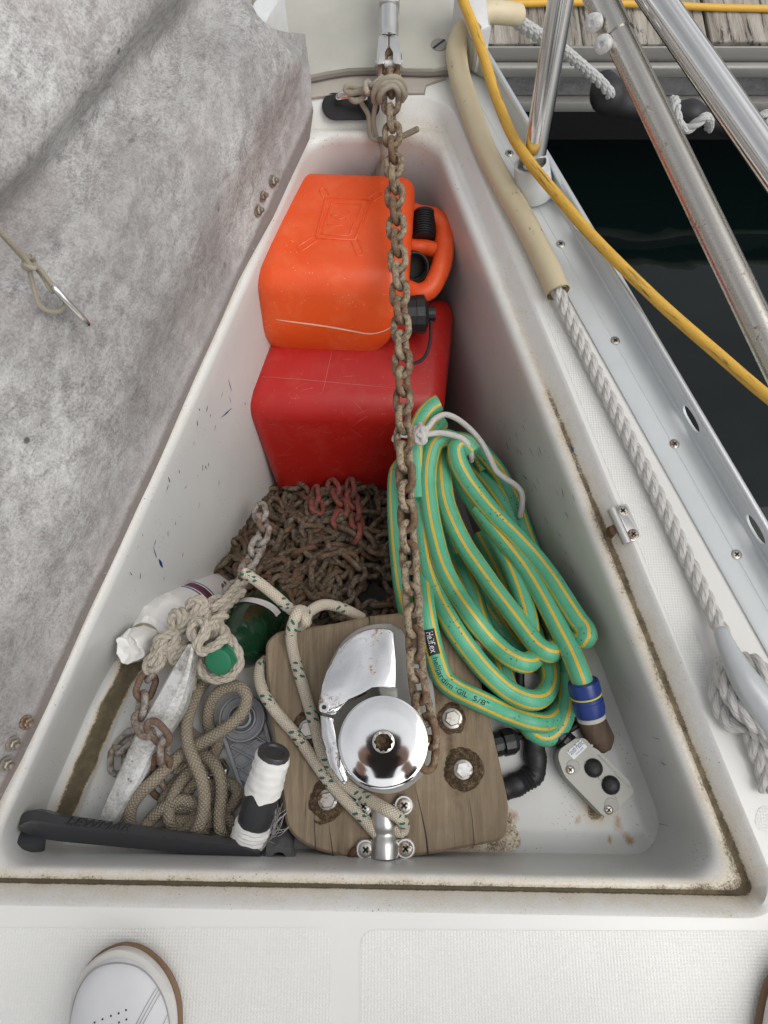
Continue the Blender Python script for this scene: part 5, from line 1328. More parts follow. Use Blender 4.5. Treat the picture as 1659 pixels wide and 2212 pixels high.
m = MB(); c = Q(cE, 356, 731, -.0245); lathe(m, [(.0064, .0), (.0064, .0012), (.0056, .0018), (.0030, .0018), (.0028, -.001), (.0001, -.001)], c, (0, 0, 1), 24); s_ = m.build('screw', 'stainless', wl, smooth=30)
m = MB(); lathe(m, [(.0029, .0019), (.0029, .0021), (.0001, .0021)], c, (0, 0, 1), 6); m.build('hex_socket', 'black_print', s_, smooth=0)
m = MB(); st_ = [(332, 776), (418, 790), (420, 880), (432, 965), (455, 1040), (485, 1105), (503, 1150), (478, 1196), (440, 1160), (395, 1085), (362, 1000), (342, 900)]
prism(m, [Q(cE, x, y, -.042) for x, y in st_], -.060, -.042, .003, 3); m.build('chain_stripper', 'chrome_spotted', wl, smooth=45)
m = MB(); st_ = [(668, 605), (790, 620), (795, 700), (700, 700)]
prism(m, [Q(cE, x, y, -.05) for x, y in st_], -.085, -.048, .003, 3); m.build('chain_guide', 'alu_dull', wl, smooth=45)

# ---- saddle clamp for the rope
lg = thing('rope_clamp', 'cast aluminium saddle clamp with four screws on the board', 'clamp', Q(cE, 715, 1470, BT))
m = MB(); a, b = Q(cE, 712, 1318, BT), Q(cE, 716, 1618, BT); wdt = (Q(cE, 800, 1470, BT + .018) - Q(cE, 628, 1470, BT + .018)).length / 2; d = (b - a); ax = d.normalized(); sx = Vector((0, 0, 1)).cross(ax).normalized(); nS = 20; vs = []; NL = 24
for j in range(NL + 1):
    t = j / NL; waist = 1 - .10 * math.exp(-((t - .55) / .12) ** 2); hgt = .024 * (1 - .16 * math.exp(-((t - .55) / .10) ** 2))
    for sgn, off in ((1, 0), (-1, 0.0045)):
        for k in range(nS + 1):
            al = math.pi * k / nS; al = al if sgn > 0 else math.pi - al
            vs.append(a + d * t + sx * math.cos(al) * (wdt * waist - off) + Vector((0, 0, 1)) * math.sin(al) * (hgt - off))
row = 2 * (nS + 1); fs = []
for j in range(NL):
    for k in range(row): fs.append([j * row + k, j * row + (k + 1) % row, (j + 1) * row + (k + 1) % row, (j + 1) * row + k])
fs += [list(range(row)), [NL * row + k for k in range(row)][::-1]]
m.add(vs, fs); bm = bmesh.new(); me_ = bpy.data.meshes.new('x'); me_.from_pydata([tuple(v) for v in m.v], [], m.f); bm.from_mesh(me_); bmesh.ops.recalc_face_normals(bm, faces=bm.faces); m = MB(); from_bm(m, bm)
m.build('saddle', 'cast_alu', lg, smooth=50)
for (x, y, ex_, ey_) in ((590, 1315, 640, 1350), (828, 1310, 790, 1345), (603, 1570, 650, 1560), (838, 1564, 790, 1560)):
    c = Q(cE, x, y, BT); e = Q(cE, ex_, ey_, BT); m = MB(); lathe(m, [(.0125, .0003), (.0125, .006), (.0112, .0072), (.004, .0073)], c, (0, 0, 1), 28)
    dd_ = (e - c); nn_ = Vector((-dd_.y, dd_.x, 0)).normalized() * .0105; q = [c + nn_, c - nn_, e - nn_, e + nn_]; prism(m, [p + Vector((0, 0, 0)) for p in q], BT + .0003, BT + .0062, .001, 1); m.build('lug', 'cast_alu', lg, smooth=40)
    screw(lg, c + Vector((0, 0, .0074)), (0, 0, 1), .0092)

# ================================================================== ROPES IN THE LOCKER
fl_ = thing('flecked_rope', 'cream braided rope with green flecks knotted beside the windlass', 'rope', Q(cE, 300, 800, BT))
rr0 = .0078; bz = BT + rr0
def cd(x, y, z): return Q(cD, x, y, z)
def ce(x, y, z): return Q(cE, x, y, z)
m = MB(); s1 = [cd(832, 122, -.085), cd(930, 190, -.088), cd(1030, 272, -.092), cd(1100, 335, -.096), cd(1165, 370, -.092), cd(1195, 400, -.088), cd(1170, 430, -.1), cd(1110, 440, -.098)]
tube(m, spline(s1, .003), rr0, 14, roundcap=True)
s2 = [cd(1150, 450, -.11), cd(1195, 420, -.112), cd(1200, 370, -.104), cd(1160, 345, -.088), cd(1140, 372, -.078), cd(1118, 430, -.082), cd(1108, 500, -.090), cd(1125, 610, bz), cd(1165, 750, bz), cd(1210, 900, bz), cd(1255, 1050, bz + .004), cd(1292, 1190, bz + .004), ce(375, 1050, bz + .002), ce(415, 1105, bz + .002), ce(480, 1180, bz + .002), ce(570, 1248, bz + .004), ce(660, 1300, bz + .016), ce(740, 1345, bz + .024), ce(800, 1385, bz + .018), ce(828, 1430, bz + .004), ce(815, 1468, bz), ce(775, 1450, bz + .001)]
tube(m, spline(s2, .003), rr0, 14, roundcap=True)
s3 = [cd(1150, 400, -.105), cd(1185, 395, -.1), cd(1230, 345, -.105), cd(1300, 312, -.115), cd(1380, 322, -.125), cd(1450, 350, -.135), cd(1530, 392, -.15)]
tube(m, spline(s3, .003), rr0, 14, roundcap=True)
s4 = [cd(960, 640, -.14), cd(928, 672, -.128), cd(918, 740, -.118), cd(940, 820, -.108), cd(985, 900, bz), cd(1050, 985, bz), cd(1130, 1075, bz), cd(1220, 1200, bz), cd(1330, 1355, bz), cd(1440, 1480, bz), cd(1530, 1570, bz), cd(1590, 1640, bz), cd(1640, 1690, bz)]
tube(m, spline(s4, .003), rr0, 14, roundcap=True)
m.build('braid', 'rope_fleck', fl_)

gr_ = thing('braided_rope', 'grey-brown braided rope lying in loose loops on the locker floor', 'rope', Q(cD, 550, 1300, SHZ))
GR = .0082; g0 = SHZ + .0115 + GR
RS = [
 [(250, 1625, .012), (300, 1565, .004), (400, 1512, .006), (480, 1495, .008), (545, 1525, .006), (525, 1580, .003), (440, 1590, 0), (380, 1570, 0), (350, 1500, 0), (400, 1400, .0), (470, 1330, .0), (520, 1290, .002)],
 [(620, 740, -.01), (560, 820, .01), (515, 920, .022), (490, 1030, .034), (497, 1140, .042), (540, 1250, .048), (580, 1350, .046), (595, 1450, .04), (588, 1540, .034), (560, 1630, .028), (525, 1690, .022)],
 [(640, 1090, 0), (618, 1010, .004), (625, 920, .012), (660, 850, .022), (740, 798, .032), (810, 805, .038), (845, 860, .040), (825, 940, .040), (760, 1015, .038), (660, 1085, .032), (560, 1140, .026), (470, 1190, .028), (390, 1262, .034), (300, 1350, .036), (215, 1430, .03), (165, 1505, .022), (150, 1590, .012), (165, 1660, .01)],
 [(560, 1190, .0), (610, 1215, .012), (660, 1270, .022), (692, 1350, .026), (695, 1450, .024), (683, 1560, .02), (690, 1650, .018), (725, 1715, .01)],
 [(700, 1360, .002), (760, 1385, .006), (790, 1425, .008), (770, 1480, .006), (700, 1550, .004), (620, 1610, .004), (520, 1645, .002), (440, 1620, .0), (380, 1560, .0), (375, 1480, .004)],
 [(420, 1640, .0), (385, 1580, .012), (390, 1500, .014), (430, 1400, .012), (480, 1330, .01), (530, 1280, .006), (600, 1260, .002)],
 [(480, 1440, .0), (540, 1360, .0), (600, 1290, .0), (660, 1180, 0), (690, 1090, 0), (700, 1010, 0)],
 [(180, 1760, 0), (260, 1790, -.002), (350, 1795, -.002), (440, 1770, 0), (540, 1715, .002), (600, 1660, .004)],
 [(640, 1560, .004), (560, 1500, .012), (470, 1470, .016), (380, 1500, .014), (300, 1560, .01), (240, 1640, .006)],
 [(330, 1660, 0), (400, 1690, .004), (480, 1660, .008), (560, 1590, .01), (650, 1560, .008), (740, 1590, .004), (770, 1660, 0)],
 [(520, 800, -.004), (480, 880, -.002), (470, 980, 0), (500, 1060, .002), (560, 1110, .002), (640, 1120, 0)],
 [(430, 1290, 0), (500, 1275, .004), (570, 1300, .006), (630, 1340, .004), (660, 1420, 0), (630, 1500, 0)],
]
m = MB()
for t in RS: tube(m, spline([cd(x, y, g0 + z) for x, y, z in t], .003), GR, 14, roundcap=True)
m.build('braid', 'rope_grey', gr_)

kn = thing('knotted_rope', 'tan three-strand rope in a thick knot round the bottle neck', 'rope', Q(c4, 800, 480, -.12))
kz = -.10
KS = [
 [(800, 640, -.005), (798, 720, 0), (840, 815, .002), (940, 855, .004), (1050, 825, .006), (1120, 730, .008), (1112, 640, .012), (1070, 560, .016), (1020, 490, .014), (975, 420, .01), (930, 370, .004)],
 [(1005, 325, .0), (930, 362, .012), (870, 430, .026), (815, 515, .036), (760, 520, .034), (722, 450, .028), (770, 378, .026), (838, 395, .03), (835, 470, .034), (775, 560, .036), (800, 622, .03), (885, 600, .032), (955, 552, .036), (1005, 520, .03), (985, 450, .02), (930, 405, .012), (880, 350, .004)],
 [(860, 250, -.02), (850, 320, .004), (885, 395, .016), (935, 440, .02), (900, 490, .012), (840, 500, 0)],
 [(700, 310, 0), (715, 235, .01), (780, 196, .014), (838, 230, .012), (805, 300, .012), (745, 350, .01), (690, 345, 0)],
 [(780, 210, 0), (770, 270, .014), (740, 330, .012), (690, 390, .008)],
 [(570, 315, -.005), (640, 298, .006), (690, 345, .012), (665, 420, .012), (600, 440, .006), (568, 380, .006), (590, 310, .01), (640, 340, .012), (650, 420, .01)],
 [(650, 430, 0), (600, 485, .012), (530, 490, .014), (465, 515, .012), (445, 580, .008), (500, 615, .01), (580, 565, .014), (600, 500, .014), (550, 450, .006)],
 [(690, 560, 0), (600, 600, .01), (555, 660, .008), (580, 705, .004), (645, 645, .012), (700, 590, .014)],
 [(440, 590, .004), (400, 680, .004), (355, 725, 0), (378, 785, -.002), (440, 760, .004), (475, 690, .008), (455, 620, .01)],
 [(530, 520, .01), (480, 590, .012), (430, 660, .006), (400, 740, .004)],
 [(740, 830, -.03), (722, 890, -.034), (725, 950, -.036)], [(680, 780, -.04), (672, 900, -.04), (680, 1010, -.04), (660, 1090, -.045)],
 [(880, 290, .0), (940, 250, -.014), (1010, 200, -.03), (1060, 140, -.05), (1130, 60, -.07)], [(900, 330, -.01), (980, 280, -.025), (1060, 210, -.045), (1150, 130, -.07)],
 [(860, 300, -.01), (900, 210, -.03), (960, 190, -.04), (1010, 230, -.04)],
 [(640, 640, -.01), (700, 700, -.02), (760, 780, -.03), (830, 830, -.035), (900, 850, -.03)],
]
m = MB()
for i, t in enumerate(KS): laid(m, spline([Q(c4, x, y, kz + z) for x, y, z in t], .0024), .0072, .052, seed=i * .9)
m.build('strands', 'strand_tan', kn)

# ================================================================== BOTTLES
gb = thing('green_bottle', 'dark green bottle with green screw cap lying under knotted rope', 'bottle', Q(cD, 860, 450, -.17))
pc = Q(cD, 675, 655, -.070); pb = Q(cD, 1010, 330, -.30); ax = (pb - pc).normalized()
m = MB(); lathe(m, [(.0001, .012), (.0125, .012), (.0125, .030), (.0145, .036), (.02, .048), (.030, .064), (.0405, .086), (.0455, .108), (.0465, .13), (.0465, .24), (.043, .255), (.02, .257), (.0001, .253)], pc, ax, 48); m.build('glass_body', 'bottle_green', gb, smooth=60)
cr2 = (Q(cD, 675 + 81, 655, -.070) - pc).length
m = MB(); pr = [(.0001, 0), (cr2 * .82, 0), (cr2 * .96, .0012), (cr2, .003)]; 
lathe(m, pr + [(cr2, .017), (cr2 * 1.06, .018), (cr2 * 1.06, .022), (cr2 * .9, .022)], pc, ax, 60)
for k, p in enumerate(m.v):
    d = p - pc; h = d.dot(ax)
    if .004 < h < .0175: rad_ = d - ax * h; a = k % 60; m.v[k] = pc + ax * h + rad_ * (1 + (.02 if a % 2 else -.02))
m.build('screw_cap', 'green_cap', gb, smooth=40)
e1 = (Vector((0, 0, 1)) - ax * ax.z).normalized(); e2 = ax.cross(e1)
m = MB(); vs = []; nA = 16; nL = 6
for i in range(nA + 1):
    for j in range(nL + 1):
        al = R(-75) + R(120) * i / nA; h = .128 + .024 * j / nL + .004 * math.sin(i * .5); vs.append(pc + ax * h + (e1 * math.cos(al) + e2 * math.sin(al)) * .0472)
m.add(vs, [[i * (nL + 1) + j, (i + 1) * (nL + 1) + j, (i + 1) * (nL + 1) + j + 1, i * (nL + 1) + j + 1] for i in range(nA) for j in range(nL)]); m.build('paper_label', 'white_tape', gb, smooth=60)
wbt = thing('white_bottle', 'white plastic bottle with its neck wrapped in torn white tape', 'bottle', Q(cD, 380, 420, -.17))
pc = Q(cD, 150, 575, -.108); pb = Q(cD, 560, 330, -.29); ax = (pb - pc).normalized()
m = MB(); lathe(m, [(.0001, .05), (.03, .052), (.040, .066), (.0485, .084), (.050, .10), (.050, .29), (.045, .30), (.0001, .30)], pc, ax, 48); m.build('body', 'white_plastic', wbt, smooth=60)
m = MB()
for h0, h1, mt in ((.150, .154, 'navy_print'), (.158, .178, 'purple_print'), (.182, .185, 'navy_print')):
    m = MB(); lathe(m, [(.0499, h0), (.0504, h0 + .0003), (.0504, h1 - .0003), (.0499, h1)], pc, ax, 48); m.build('printed_band', mt, wbt, smooth=60)
m = MB(); lathe(m, [(.0001, .004), (.012, .003), (.019, -.002), (.0205, .0), (.0215, .02), (.0225, .036), (.021, .040), (.024, .044), (.031, .050), (.036, .060), (.0415, .066), (.0495, .084), (.0512, .094), (.0505, .1)], pc, ax, 40)
for k, p in enumerate(m.v):
    m.v[k] = p + mnoise.noise_vector(p * 75) * .0055 + mnoise.noise_vector(p * 190) * .0028
m.build('tape_wrap', 'white_tape', wbt, smooth=28)
m = MB(); tube(m, spline([pc + ax * .041 + (e * math.cos(a) + f * math.sin(a)) * .0225 for e, f in [(ax.orthogonal().normalized(), ax.cross(ax.orthogonal().normalized()))] for a in [2 * math.pi * k / 16 for k in range(17)]], .002), .0022, 6); m.build('twine', 'rope_thin', wbt)

# ================================================================== GALVANISED ANCHOR SHANK
an = thing('anchor_shank', 'galvanised tapered anchor shank lying diagonally on the left', 'anchor', Q(cD, 250, 1050, -.16))
L_ = [(500, 548), (430, 655), (312, 858), (205, 1040), (95, 1285), (-8, 1520), (-30, 1590)]; R_ = [(548, 568), (512, 780), (470, 935), (390, 1062), (300, 1205), (235, 1345), (70, 1610)]; M_ = [(522, 545), (478, 720), (400, 890), (310, 1055), (215, 1240), (120, 1430), (15, 1605)]
zt = [-.062, -.070, -.082, -.094, -.106, -.116, -.122]; th = .030
m = MB(); vs = []; 
LL = spline([Vector((x, y, z)) for (x, y), z in zip(L_, zt)], 20); NR_ = 22
def res_(lst):
    sp = spline([Vector((x, y, 0)) for x, y in lst], 2); return [sp[int(i * (len(sp) - 1) / NR_)] for i in range(NR_ + 1)]
l3, r3, m3 = res_(L_), res_(R_), res_(M_)
for i in range(NR_ + 1):
    z = zt[0] + (zt[-1] - zt[0]) * i / NR_; e_ = .6 if i in (0, NR_) else 1
    A_, B_, C_ = Q(cD, l3[i].x, l3[i].y, z - .008), Q(cD, r3[i].x, r3[i].y, z - .010), Q(cD, m3[i].x, m3[i].y, z)
    A1, B1 = A_.lerp(C_, .14) + Vector((0, 0, .0035)), B_.lerp(C_, .30) + Vector((0, 0, .004))
    vs += [A_ + Vector((0, 0, -.016)), A_, A1, C_, B1, B_, B_ + Vector((0, 0, -.018))]
row = 7; fs = []
for i in range(NR_):
    for k in range(row): fs.append([i * row + k, i * row + (k + 1) % row, (i + 1) * row + (k + 1) % row, (i + 1) * row + k])
fs += [list(range(row)), [NR_ * row + k for k in range(row)]]
me_ = bpy.data.meshes.new('x'); me_.from_pydata([tuple(v) for v in vs], [], fs); bm = bmesh.new(); bm.from_mesh(me_); bmesh.ops.recalc_face_normals(bm, faces=bm.faces); m = MB(); from_bm(m, bm); m.build('shank', 'galv', an, smooth=22)
m = MB(); tube(m, spline([Q(cD, 480, 1270, -.15), Q(cD, 560, 1322, -.145), Q(cD, 640, 1330, -.143), Q(cD, 720, 1300, -.146), Q(cD, 700, 1240, -.155)], .003), .005, 10, roundcap=True); m.build('shackle', 'stainless', an)

# ================================================================== GREY PLASTIC FITTING WITH LATTICE ARM
gp_ = thing('plastic_fitting', 'grey plastic fitting with round hub and lattice arm on floor', 'fitting', Q(cD, 815, 985, -.165))
zc_ = -.140; c = Q(cD, 815, 985, zc_); r0 = (Q(cD, 815 + 138, 985, zc_) - c).length
m = MB(); lathe(m, [(r0, -.016), (r0, -.002), (r0 * .97, 0), (r0 * .92, 0), (r0 * .90, -.002), (r0 * .89, -.006), (r0 * .66, -.009), (r0 * .62, -.008), (r0 * .60, .0), (r0 * .55, .0005), (r0 * .52, -.002), (r0 * .50, -.010), (r0 * .43, -.010), (r0 * .42, .001), (r0 * .33, .0015), (r0 * .31, -.001), (r0 * .30, -.012), (.0001, -.0125)], c + Vector((0, 0, 0)), (0, 0, 1), 56); m.build('hub', 'grey_plastic', gp_, smooth=35)
ze = -.148
def cz(x, y, z=ze): return Q(cD, x, y, z)
m = MB(); prism(m, [cz(712, 1085), cz(985, 1130), cz(1020, 1560), cz(870, 1560)], ze - .010, ze - .006, .0005, 1); m.build('arm_plate', 'grey_plastic', gp_, smooth=30)
m = MB()
def rib(a, b, wd=.0028, z1=ze):
    p, q = cz(*a), cz(*b); d = (q - p).normalized(); n = Vector((-d.y, d.x, 0)) * wd / 2; prism(m, [p + n, p - n, q - n, q + n], ze - .0095, z1, .0006, 1)
for a, b, w_ in (((705, 1080), (862, 1540), .0048), ((950, 1010), (985, 1150), .0048), ((985, 1140), (1030, 1540), .0048)): rib(a, b, w_, ze + .001)
for a, b in (((735, 1160), (800, 1110)), ((740, 1150), (880, 1225)), ((755, 1225), (905, 1110)), ((780, 1300), (985, 1160)), ((800, 1120), (1000, 1240)), ((880, 1080), (990, 1150)), ((790, 1330), (900, 1400)), ((820, 1400), (960, 1290)), ((770, 1260), (960, 1380)), ((850, 1480), (1000, 1370))): rib(a, b, .0022, ze - .001)
m.build('lattice', 'grey_plastic', gp_, smooth=30)

# ================================================================== BLACK WINCH HANDLE
wh = thing('winch_handle', 'long black plastic winch handle with raised lettering in front', 'winch handle', Q(cG, 760, 740, -.165))
zA, zB = -.074, -.096
def gz(x, y, z): return Q(cG, x, y, z)
bkp = [(104, 655), (120, 606), (150, 584), (190, 577), (240, 585), (330, 612), (620, 652), (900, 690), (1180, 724), (1330, 748), (1400, 780), (1424, 810)]
fwd = [(112, 694), (150, 712), (205, 726), (250, 740), (340, 752), (620, 778), (900, 806), (1180, 835), (1330, 853), (1375, 860), (1408, 852), (1422, 835)]
mid = [(108, 672), (135, 652), (175, 646), (225, 650), (330, 668), (620, 700), (900, 735), (1180, 768), (1330, 790), (1385, 808), (1415, 820), (1424, 822)]
m = MB(); vs = []; n = len(mid)
for i in range(n):
    e_ = .45 if i in (0, n - 1) else (.8 if i in (1, n - 2) else 1.); z = zA + (zB - zA) * i / (n - 1)
    bk, fw, md = gz(*bkp[i], z - .006), gz(*fwd[i], z - .013 * e_), gz(*mid[i], z)
    vs += [bk + Vector((0, 0, -.016 * e_)), bk, md.lerp(bk, .12), md.lerp(fw, .12) + Vector((0, 0, -.0004)), fw, fw + Vector((0, 0, -.012 * e_))]
row = 6; fs = [[i * row + k, i * row + (k + 1) % row, (i + 1) * row + (k + 1) % row, (i + 1) * row + k] for i in range(n - 1) for k in range(row)] + [list(range(row)), [(n - 1) * row + k for k in range(row)]]
me_ = bpy.data.meshes.new('x'); me_.from_pydata([tuple(v) for v in vs], [], fs); bm = bmesh.new(); bm.from_mesh(me_); bmesh.ops.recalc_face_normals(bm, faces=bm.faces); m = MB(); from_bm(m, bm); m.build('arm', 'handle_plastic', wh, smooth=35)
vs, fs = text_geo('LEWMAR', .021, .0011); a0 = gz(350, 655, zA - .0035); a1 = gz(700, 695, zA - .0035); exx = (a1 - a0).normalized(); up_ = gz(350, 620, zA - .0055) - a0; wtx = max(v.x for v in vs); eyy = (up_ - exx * up_.dot(exx)).normalized(); ezz = exx.cross(eyy)
sc = (a1 - a0).length / wtx
m = MB(); m.add([a0 + exx * v.x * sc + eyy * (v.y * .62 + v.x * 0) + exx * v.y * .35 + ezz * (v.z + .001) for v in vs], fs); m.build('lettering', 'black_plastic', wh, smooth=0)
m = MB(); c = gz(168, 715, zA - .016); lathe(m, [(.0001, -.042), (.0155, -.042), (.017, -.039), (.0175, 0), (.0001, 0)], c, (gz(172, 700, zA - .016) - gz(166, 806, zA - .032)), 28); m.build('drive_stub', 'dark_grey_plastic', wh, smooth=40)
for k in range(5):
    pass
# ---- taped handle
tp = thing('taped_handle', 'black cylindrical handle bound with frayed white tape at both ends', 'handle', Q(cD, 950, 1450, -.16))
ta, tb = Q(cD, 1010, 1178, -.052), Q(cD, 862, 1700, -.118); axt = (tb - ta); Lt = axt.length; rt = .0208
m = MB(); lathe(m, [(.0001, .002), (.012, .002), (.0135, 0), (.0185, 0), (.0198, .002), (.0198, .02), (rt, .05), (rt * 1.02, Lt * .75), (rt, Lt * .95), (rt * .9, Lt), (.0001, Lt)], ta, axt, 36); m.build('grip', 'handle_plastic', tp, smooth=50)
for h0, h1, rr1, rr2 in ((.006, .088 * Lt / .2, .0205, .0222), (Lt * .80, Lt * .995, .0222, .0232)):
    m = MB(); nn_ = 14; lathe(m, [(rr1 - .002, h0)] + [(rr1 + (rr2 - rr1) * k / nn_ + .0006 * (k % 3), h0 + (h1 - h0) * k / nn_) for k in range(nn_ + 1)] + [(rr2 - .003, h1)], ta, axt, 44); axn = axt.normalized()
    for k, p in enumerate(m.v):
        ring_i = k // 44; edge = ring_i >= nn_; q = p + mnoise.noise_vector(p * 120) * .0016
        if edge: q += axn * (mnoise.noise(p * 70) * .010)
        m.v[k] = q
    m.build('tape', 'white_tape', tp, smooth=35)
m = MB(); rf = random.Random(5); c0 = Q(cD, 985, 1680, -.108)
for k in range(26):
    d = Vector((rf.uniform(.005, .022), rf.uniform(-.004, .035), rf.uniform(-.01, .012))); s = c0 + Vector((rf.uniform(-.006, .006), rf.uniform(-.012, .008), rf.uniform(-.006, .004)))
    tube(m, spline([s, s + d * .5 + Vector((rf.uniform(-.006, .006), rf.uniform(-.006, .006), rf.uniform(0, .006))), s + d], .003), .00045, 5)
for k in range(9):
    s = Q(cD, 800 + rf.uniform(-10, 30), 1660 + rf.uniform(-10, 60), -.115); tube(m, spline([s, s + Vector((rf.uniform(-.008, .002), rf.uniform(-.012, .004), .002))], .003), .00045, 5)
m.build('frayed_threads', 'rope_white_thin', tp)['kind'] = 'stuff'
# ---- socket bar
sk = thing('socket_bar', 'dark grey bar with a star-shaped socket end beside the board', 'socket tool', Q(cD, 1030, 1800, -.165))
ka, kb = Q(cD, 1036, 1818, -.100), Q(cD, 1036, 1818, -.100) + Vector((-.004, .034, -.060)); axk = (kb - ka)
m = MB(); vs = []; e1 = axk.normalized().orthogonal(); ax_ = axk.normalized(); e1 = (Vector((1, 0, 0)) - ax_ * ax_.x).normalized(); e2 = ax_.cross(e1); ns = 64
prof = [(.0085, .012), (.0085, .0006), (.0092, 0), ('s', 0), ('s', .010), (.0185, .016), (.0165, .022), (.0165, axk.length), (.0001, axk.length)]
for r_, h in prof:
    for k in range(ns):
        a = 2 * math.pi * k / ns; r__ = (.0182 + .0022 * math.cos(8 * a)) if r_ == 's' else r_; vs.append(ka + ax_ * h + (e1 * math.cos(a) + e2 * math.sin(a)) * r__)
m.add(vs, [[i * ns + k, i * ns + (k + 1) % ns, (i + 1) * ns + (k + 1) % ns, (i + 1) * ns + k] for i in range(len(prof) - 1) for k in range(ns)]); m.build('bar', 'star_grey', sk, smooth=40)
m = MB(); lathe(m, [(.0086, .0119), (.0001, .0119)], ka, ax_, 24); m.build('socket_floor', 'black_print', sk, smooth=0)

# ================================================================== REMOTE CONTROL, CONDUIT, WOODEN HANDLE
rm = thing('remote_control', 'grey windlass remote control with two round black buttons', 'remote control', Q(c7, 1100, 1180, -.168))
rz0, rz1 = -.163, -.130
outl_ = [(735, 958, .006), (752, 880, .008), (925, 760, .010), (1022, 792, .006), (1046, 852, .004), (1108, 880, .006), (1412, 1182, .006), (1424, 1234, .006), (1466, 1278, .006), (1238, 1512, .008), (1168, 1512, .010), (795, 1130, .008)]
m = MB(); prism(m, roundpoly([Q(c7, x, y, rz1) for x, y, r in outl_], [r for *_, r in outl_], 5), rz0, rz1, .006, 4); m.build('case', 'remote_grey', rm, smooth=50)
# raised rims either side of the button channel
m = MB()
for a, b in (((985, 1000), (1290, 1340)), ((1120, 935), (1400, 1235))):
    tube(m, [Q(c7, *a, rz1 - .0006), Q(c7, *b, rz1 - .0006)], .0016, 8, roundcap=True)
m.build('channel_rim', 'remote_grey', rm)
for (x, y) in ((1070, 1056), (1232, 1217)):
    c = Q(c7, x, y, rz1); rb = (Q(c7, x + 80, y, rz1) - c).length; m = MB(); lathe(m, [(rb * 1.09, -.001), (rb * 1.09, .0009), (rb * 1.02, .001), (rb * 1.0, .0002), (rb * .97, .0034), (rb * .8, .0058), (rb * .5, .0072), (.0001, .0078)], c, (0, 0, 1), 36); m.build('button', 'black_rubber', rm, smooth=60)
for (x, y) in ((880, 1045), (1240, 1405)):
    c = Q(c7, x, y, rz1); m = MB(); lathe(m, [(.0095, .00015), (.0085, .00035), (.0001, .0003)], c, (0, 0, 1), 24); m.build('screw_pocket', 'alu_dull', rm, smooth=0)
for (x, y) in ((850, 1074), (1212, 1450)): screw(rm, Q(c7, x, y, rz1 + .0004), (0, 0, 1), .0058)
lab = [Q(c7, x, y, rz1 + .0009) for x, y in ((885, 978), (1012, 856), (946, 786), (820, 906))]
m = MB(); prism(m, lab, rz1 + .0001, rz1 + .0009, 0); lb_ = m.build('label', 'label_white', rm, smooth=0)
exx = (lab[1] - lab[0]).normalized(); eyy = Vector((-exx.y, exx.x, 0)); wl_ = (lab[1] - lab[0]).length; hl_ = (lab[3] - lab[0]).length
for s_, sz, ox, oy, wd, mt in (('South Pacific', .0105, .05, .46, .92, 'navy_print'), ('WINDLASSES', .0055, .25, .17, .55, 'navy_print')):
    vs, fs = text_geo(s_, sz); k = wl_ * wd / max(v.x for v in vs); m = MB(); o_ = lab[0] + exx * wl_ * ox + eyy * hl_ * oy + Vector((0, 0, .0003)); m.add([o_ + exx * v.x * k + eyy * v.y * (1.0 if sz > .008 else k) for v in vs], fs); m.build('print', mt, lb_, smooth=0)
m = MB(); g1, g2 = Q(c7, 850, 850, -.147), Q(c7, 755, 760, -.147); axg = g2 - g1; lathe(m, [(.0001, 0), (.0145, 0), (.0145, .012), (.0125, .014), (.0155, .015), (.0155, .026), (.012, .032), (.006, .034), (.0001, .034)], g1, axg, 10); m.build('cable_gland', 'black_plastic', rm, smooth=25)
m = MB(); tube(m, spline([Q(c7, *p) for p in ((770, 790, -.147), (720, 740, -.150), (780, 715, -.158), (850, 690, -.160), (920, 640, -.158), (960, 560, -.16))], .003), .0048, 12); m.build('lead', 'black_rubber', rm)
cb = thing('cable_conduit', 'black taped cable conduit curving out from under the board', 'conduit', Q(c7, 510, 1050, -.165))
m = MB(); pth = spline([Q(c7, *p) for p in ((505, 330, -.152), (512, 520, -.153), (512, 720, -.153), (512, 900, -.153), (525, 1010, -.152), (505, 1100, -.151), (430, 1165, -.150), (330, 1215, -.149), (225, 1260, -.149))], .0022); l = cum(pth)
tube(m, pth, lambda s: .0152 + .0009 * math.sin(s * 210) * (1 if s > .55 else .3) + .0008 * math.sin(s * 37), 18); m.build('tube', 'black_rubber', cb, smooth=60)
m = MB(); tube(m, spline([Q(c7, *p) for p in ((20, 265, -.155), (120, 350, -.156), (230, 440, -.157), (420, 520, -.158), (520, 560, -.158))], .004), .0085, 12); tube(m, spline([Q(c7, *p) for p in ((30, 340, -.155), (140, 430, -.157), (260, 500, -.158))], .004), .006, 12); tube(m, spline([Q(c7, *p) for p in ((375, 100, -.155), (378, 260, -.157), (385, 420, -.158))], .004), .0065, 12); m.build('cable', 'black_rubber', cb)
m = MB(); g1, g2 = Q(c7, 120, 840, -.142), Q(c7, 300, 800, -.146); axg = g2 - g1; lathe(m, [(.0001, 0), (.0165, 0), (.0165, .010), (.0135, .011), (.0135, .013), (.018, .014), (.018, .028), (.014, .034), (.0055, .036), (.0001, .036)], g1, axg, 12); m.build('cable_gland', 'black_plastic', cb, smooth=25)
m = MB(); tube(m, spline([Q(c7, *p) for p in ((290, 802, -.146), (350, 770, -.150), (400, 750, -.155), (470, 745, -.158))], .003), .0048, 10); m.build('cable', 'black_rubber', cb)
m = MB(); pth = spline([Q(c7, *p) for p in ((960, 400, -.150), (1000, 500, -.150), (1060, 630, -.150), (1110, 740, -.150), (1145, 815, -.150), (1152, 845, -.150))], .003); fr = frames(pth); tube(m, pth, lambda s: .0195 if s < .9 else .0195 - (s - .9) * .05, 14, roundcap=True, fr=fr)
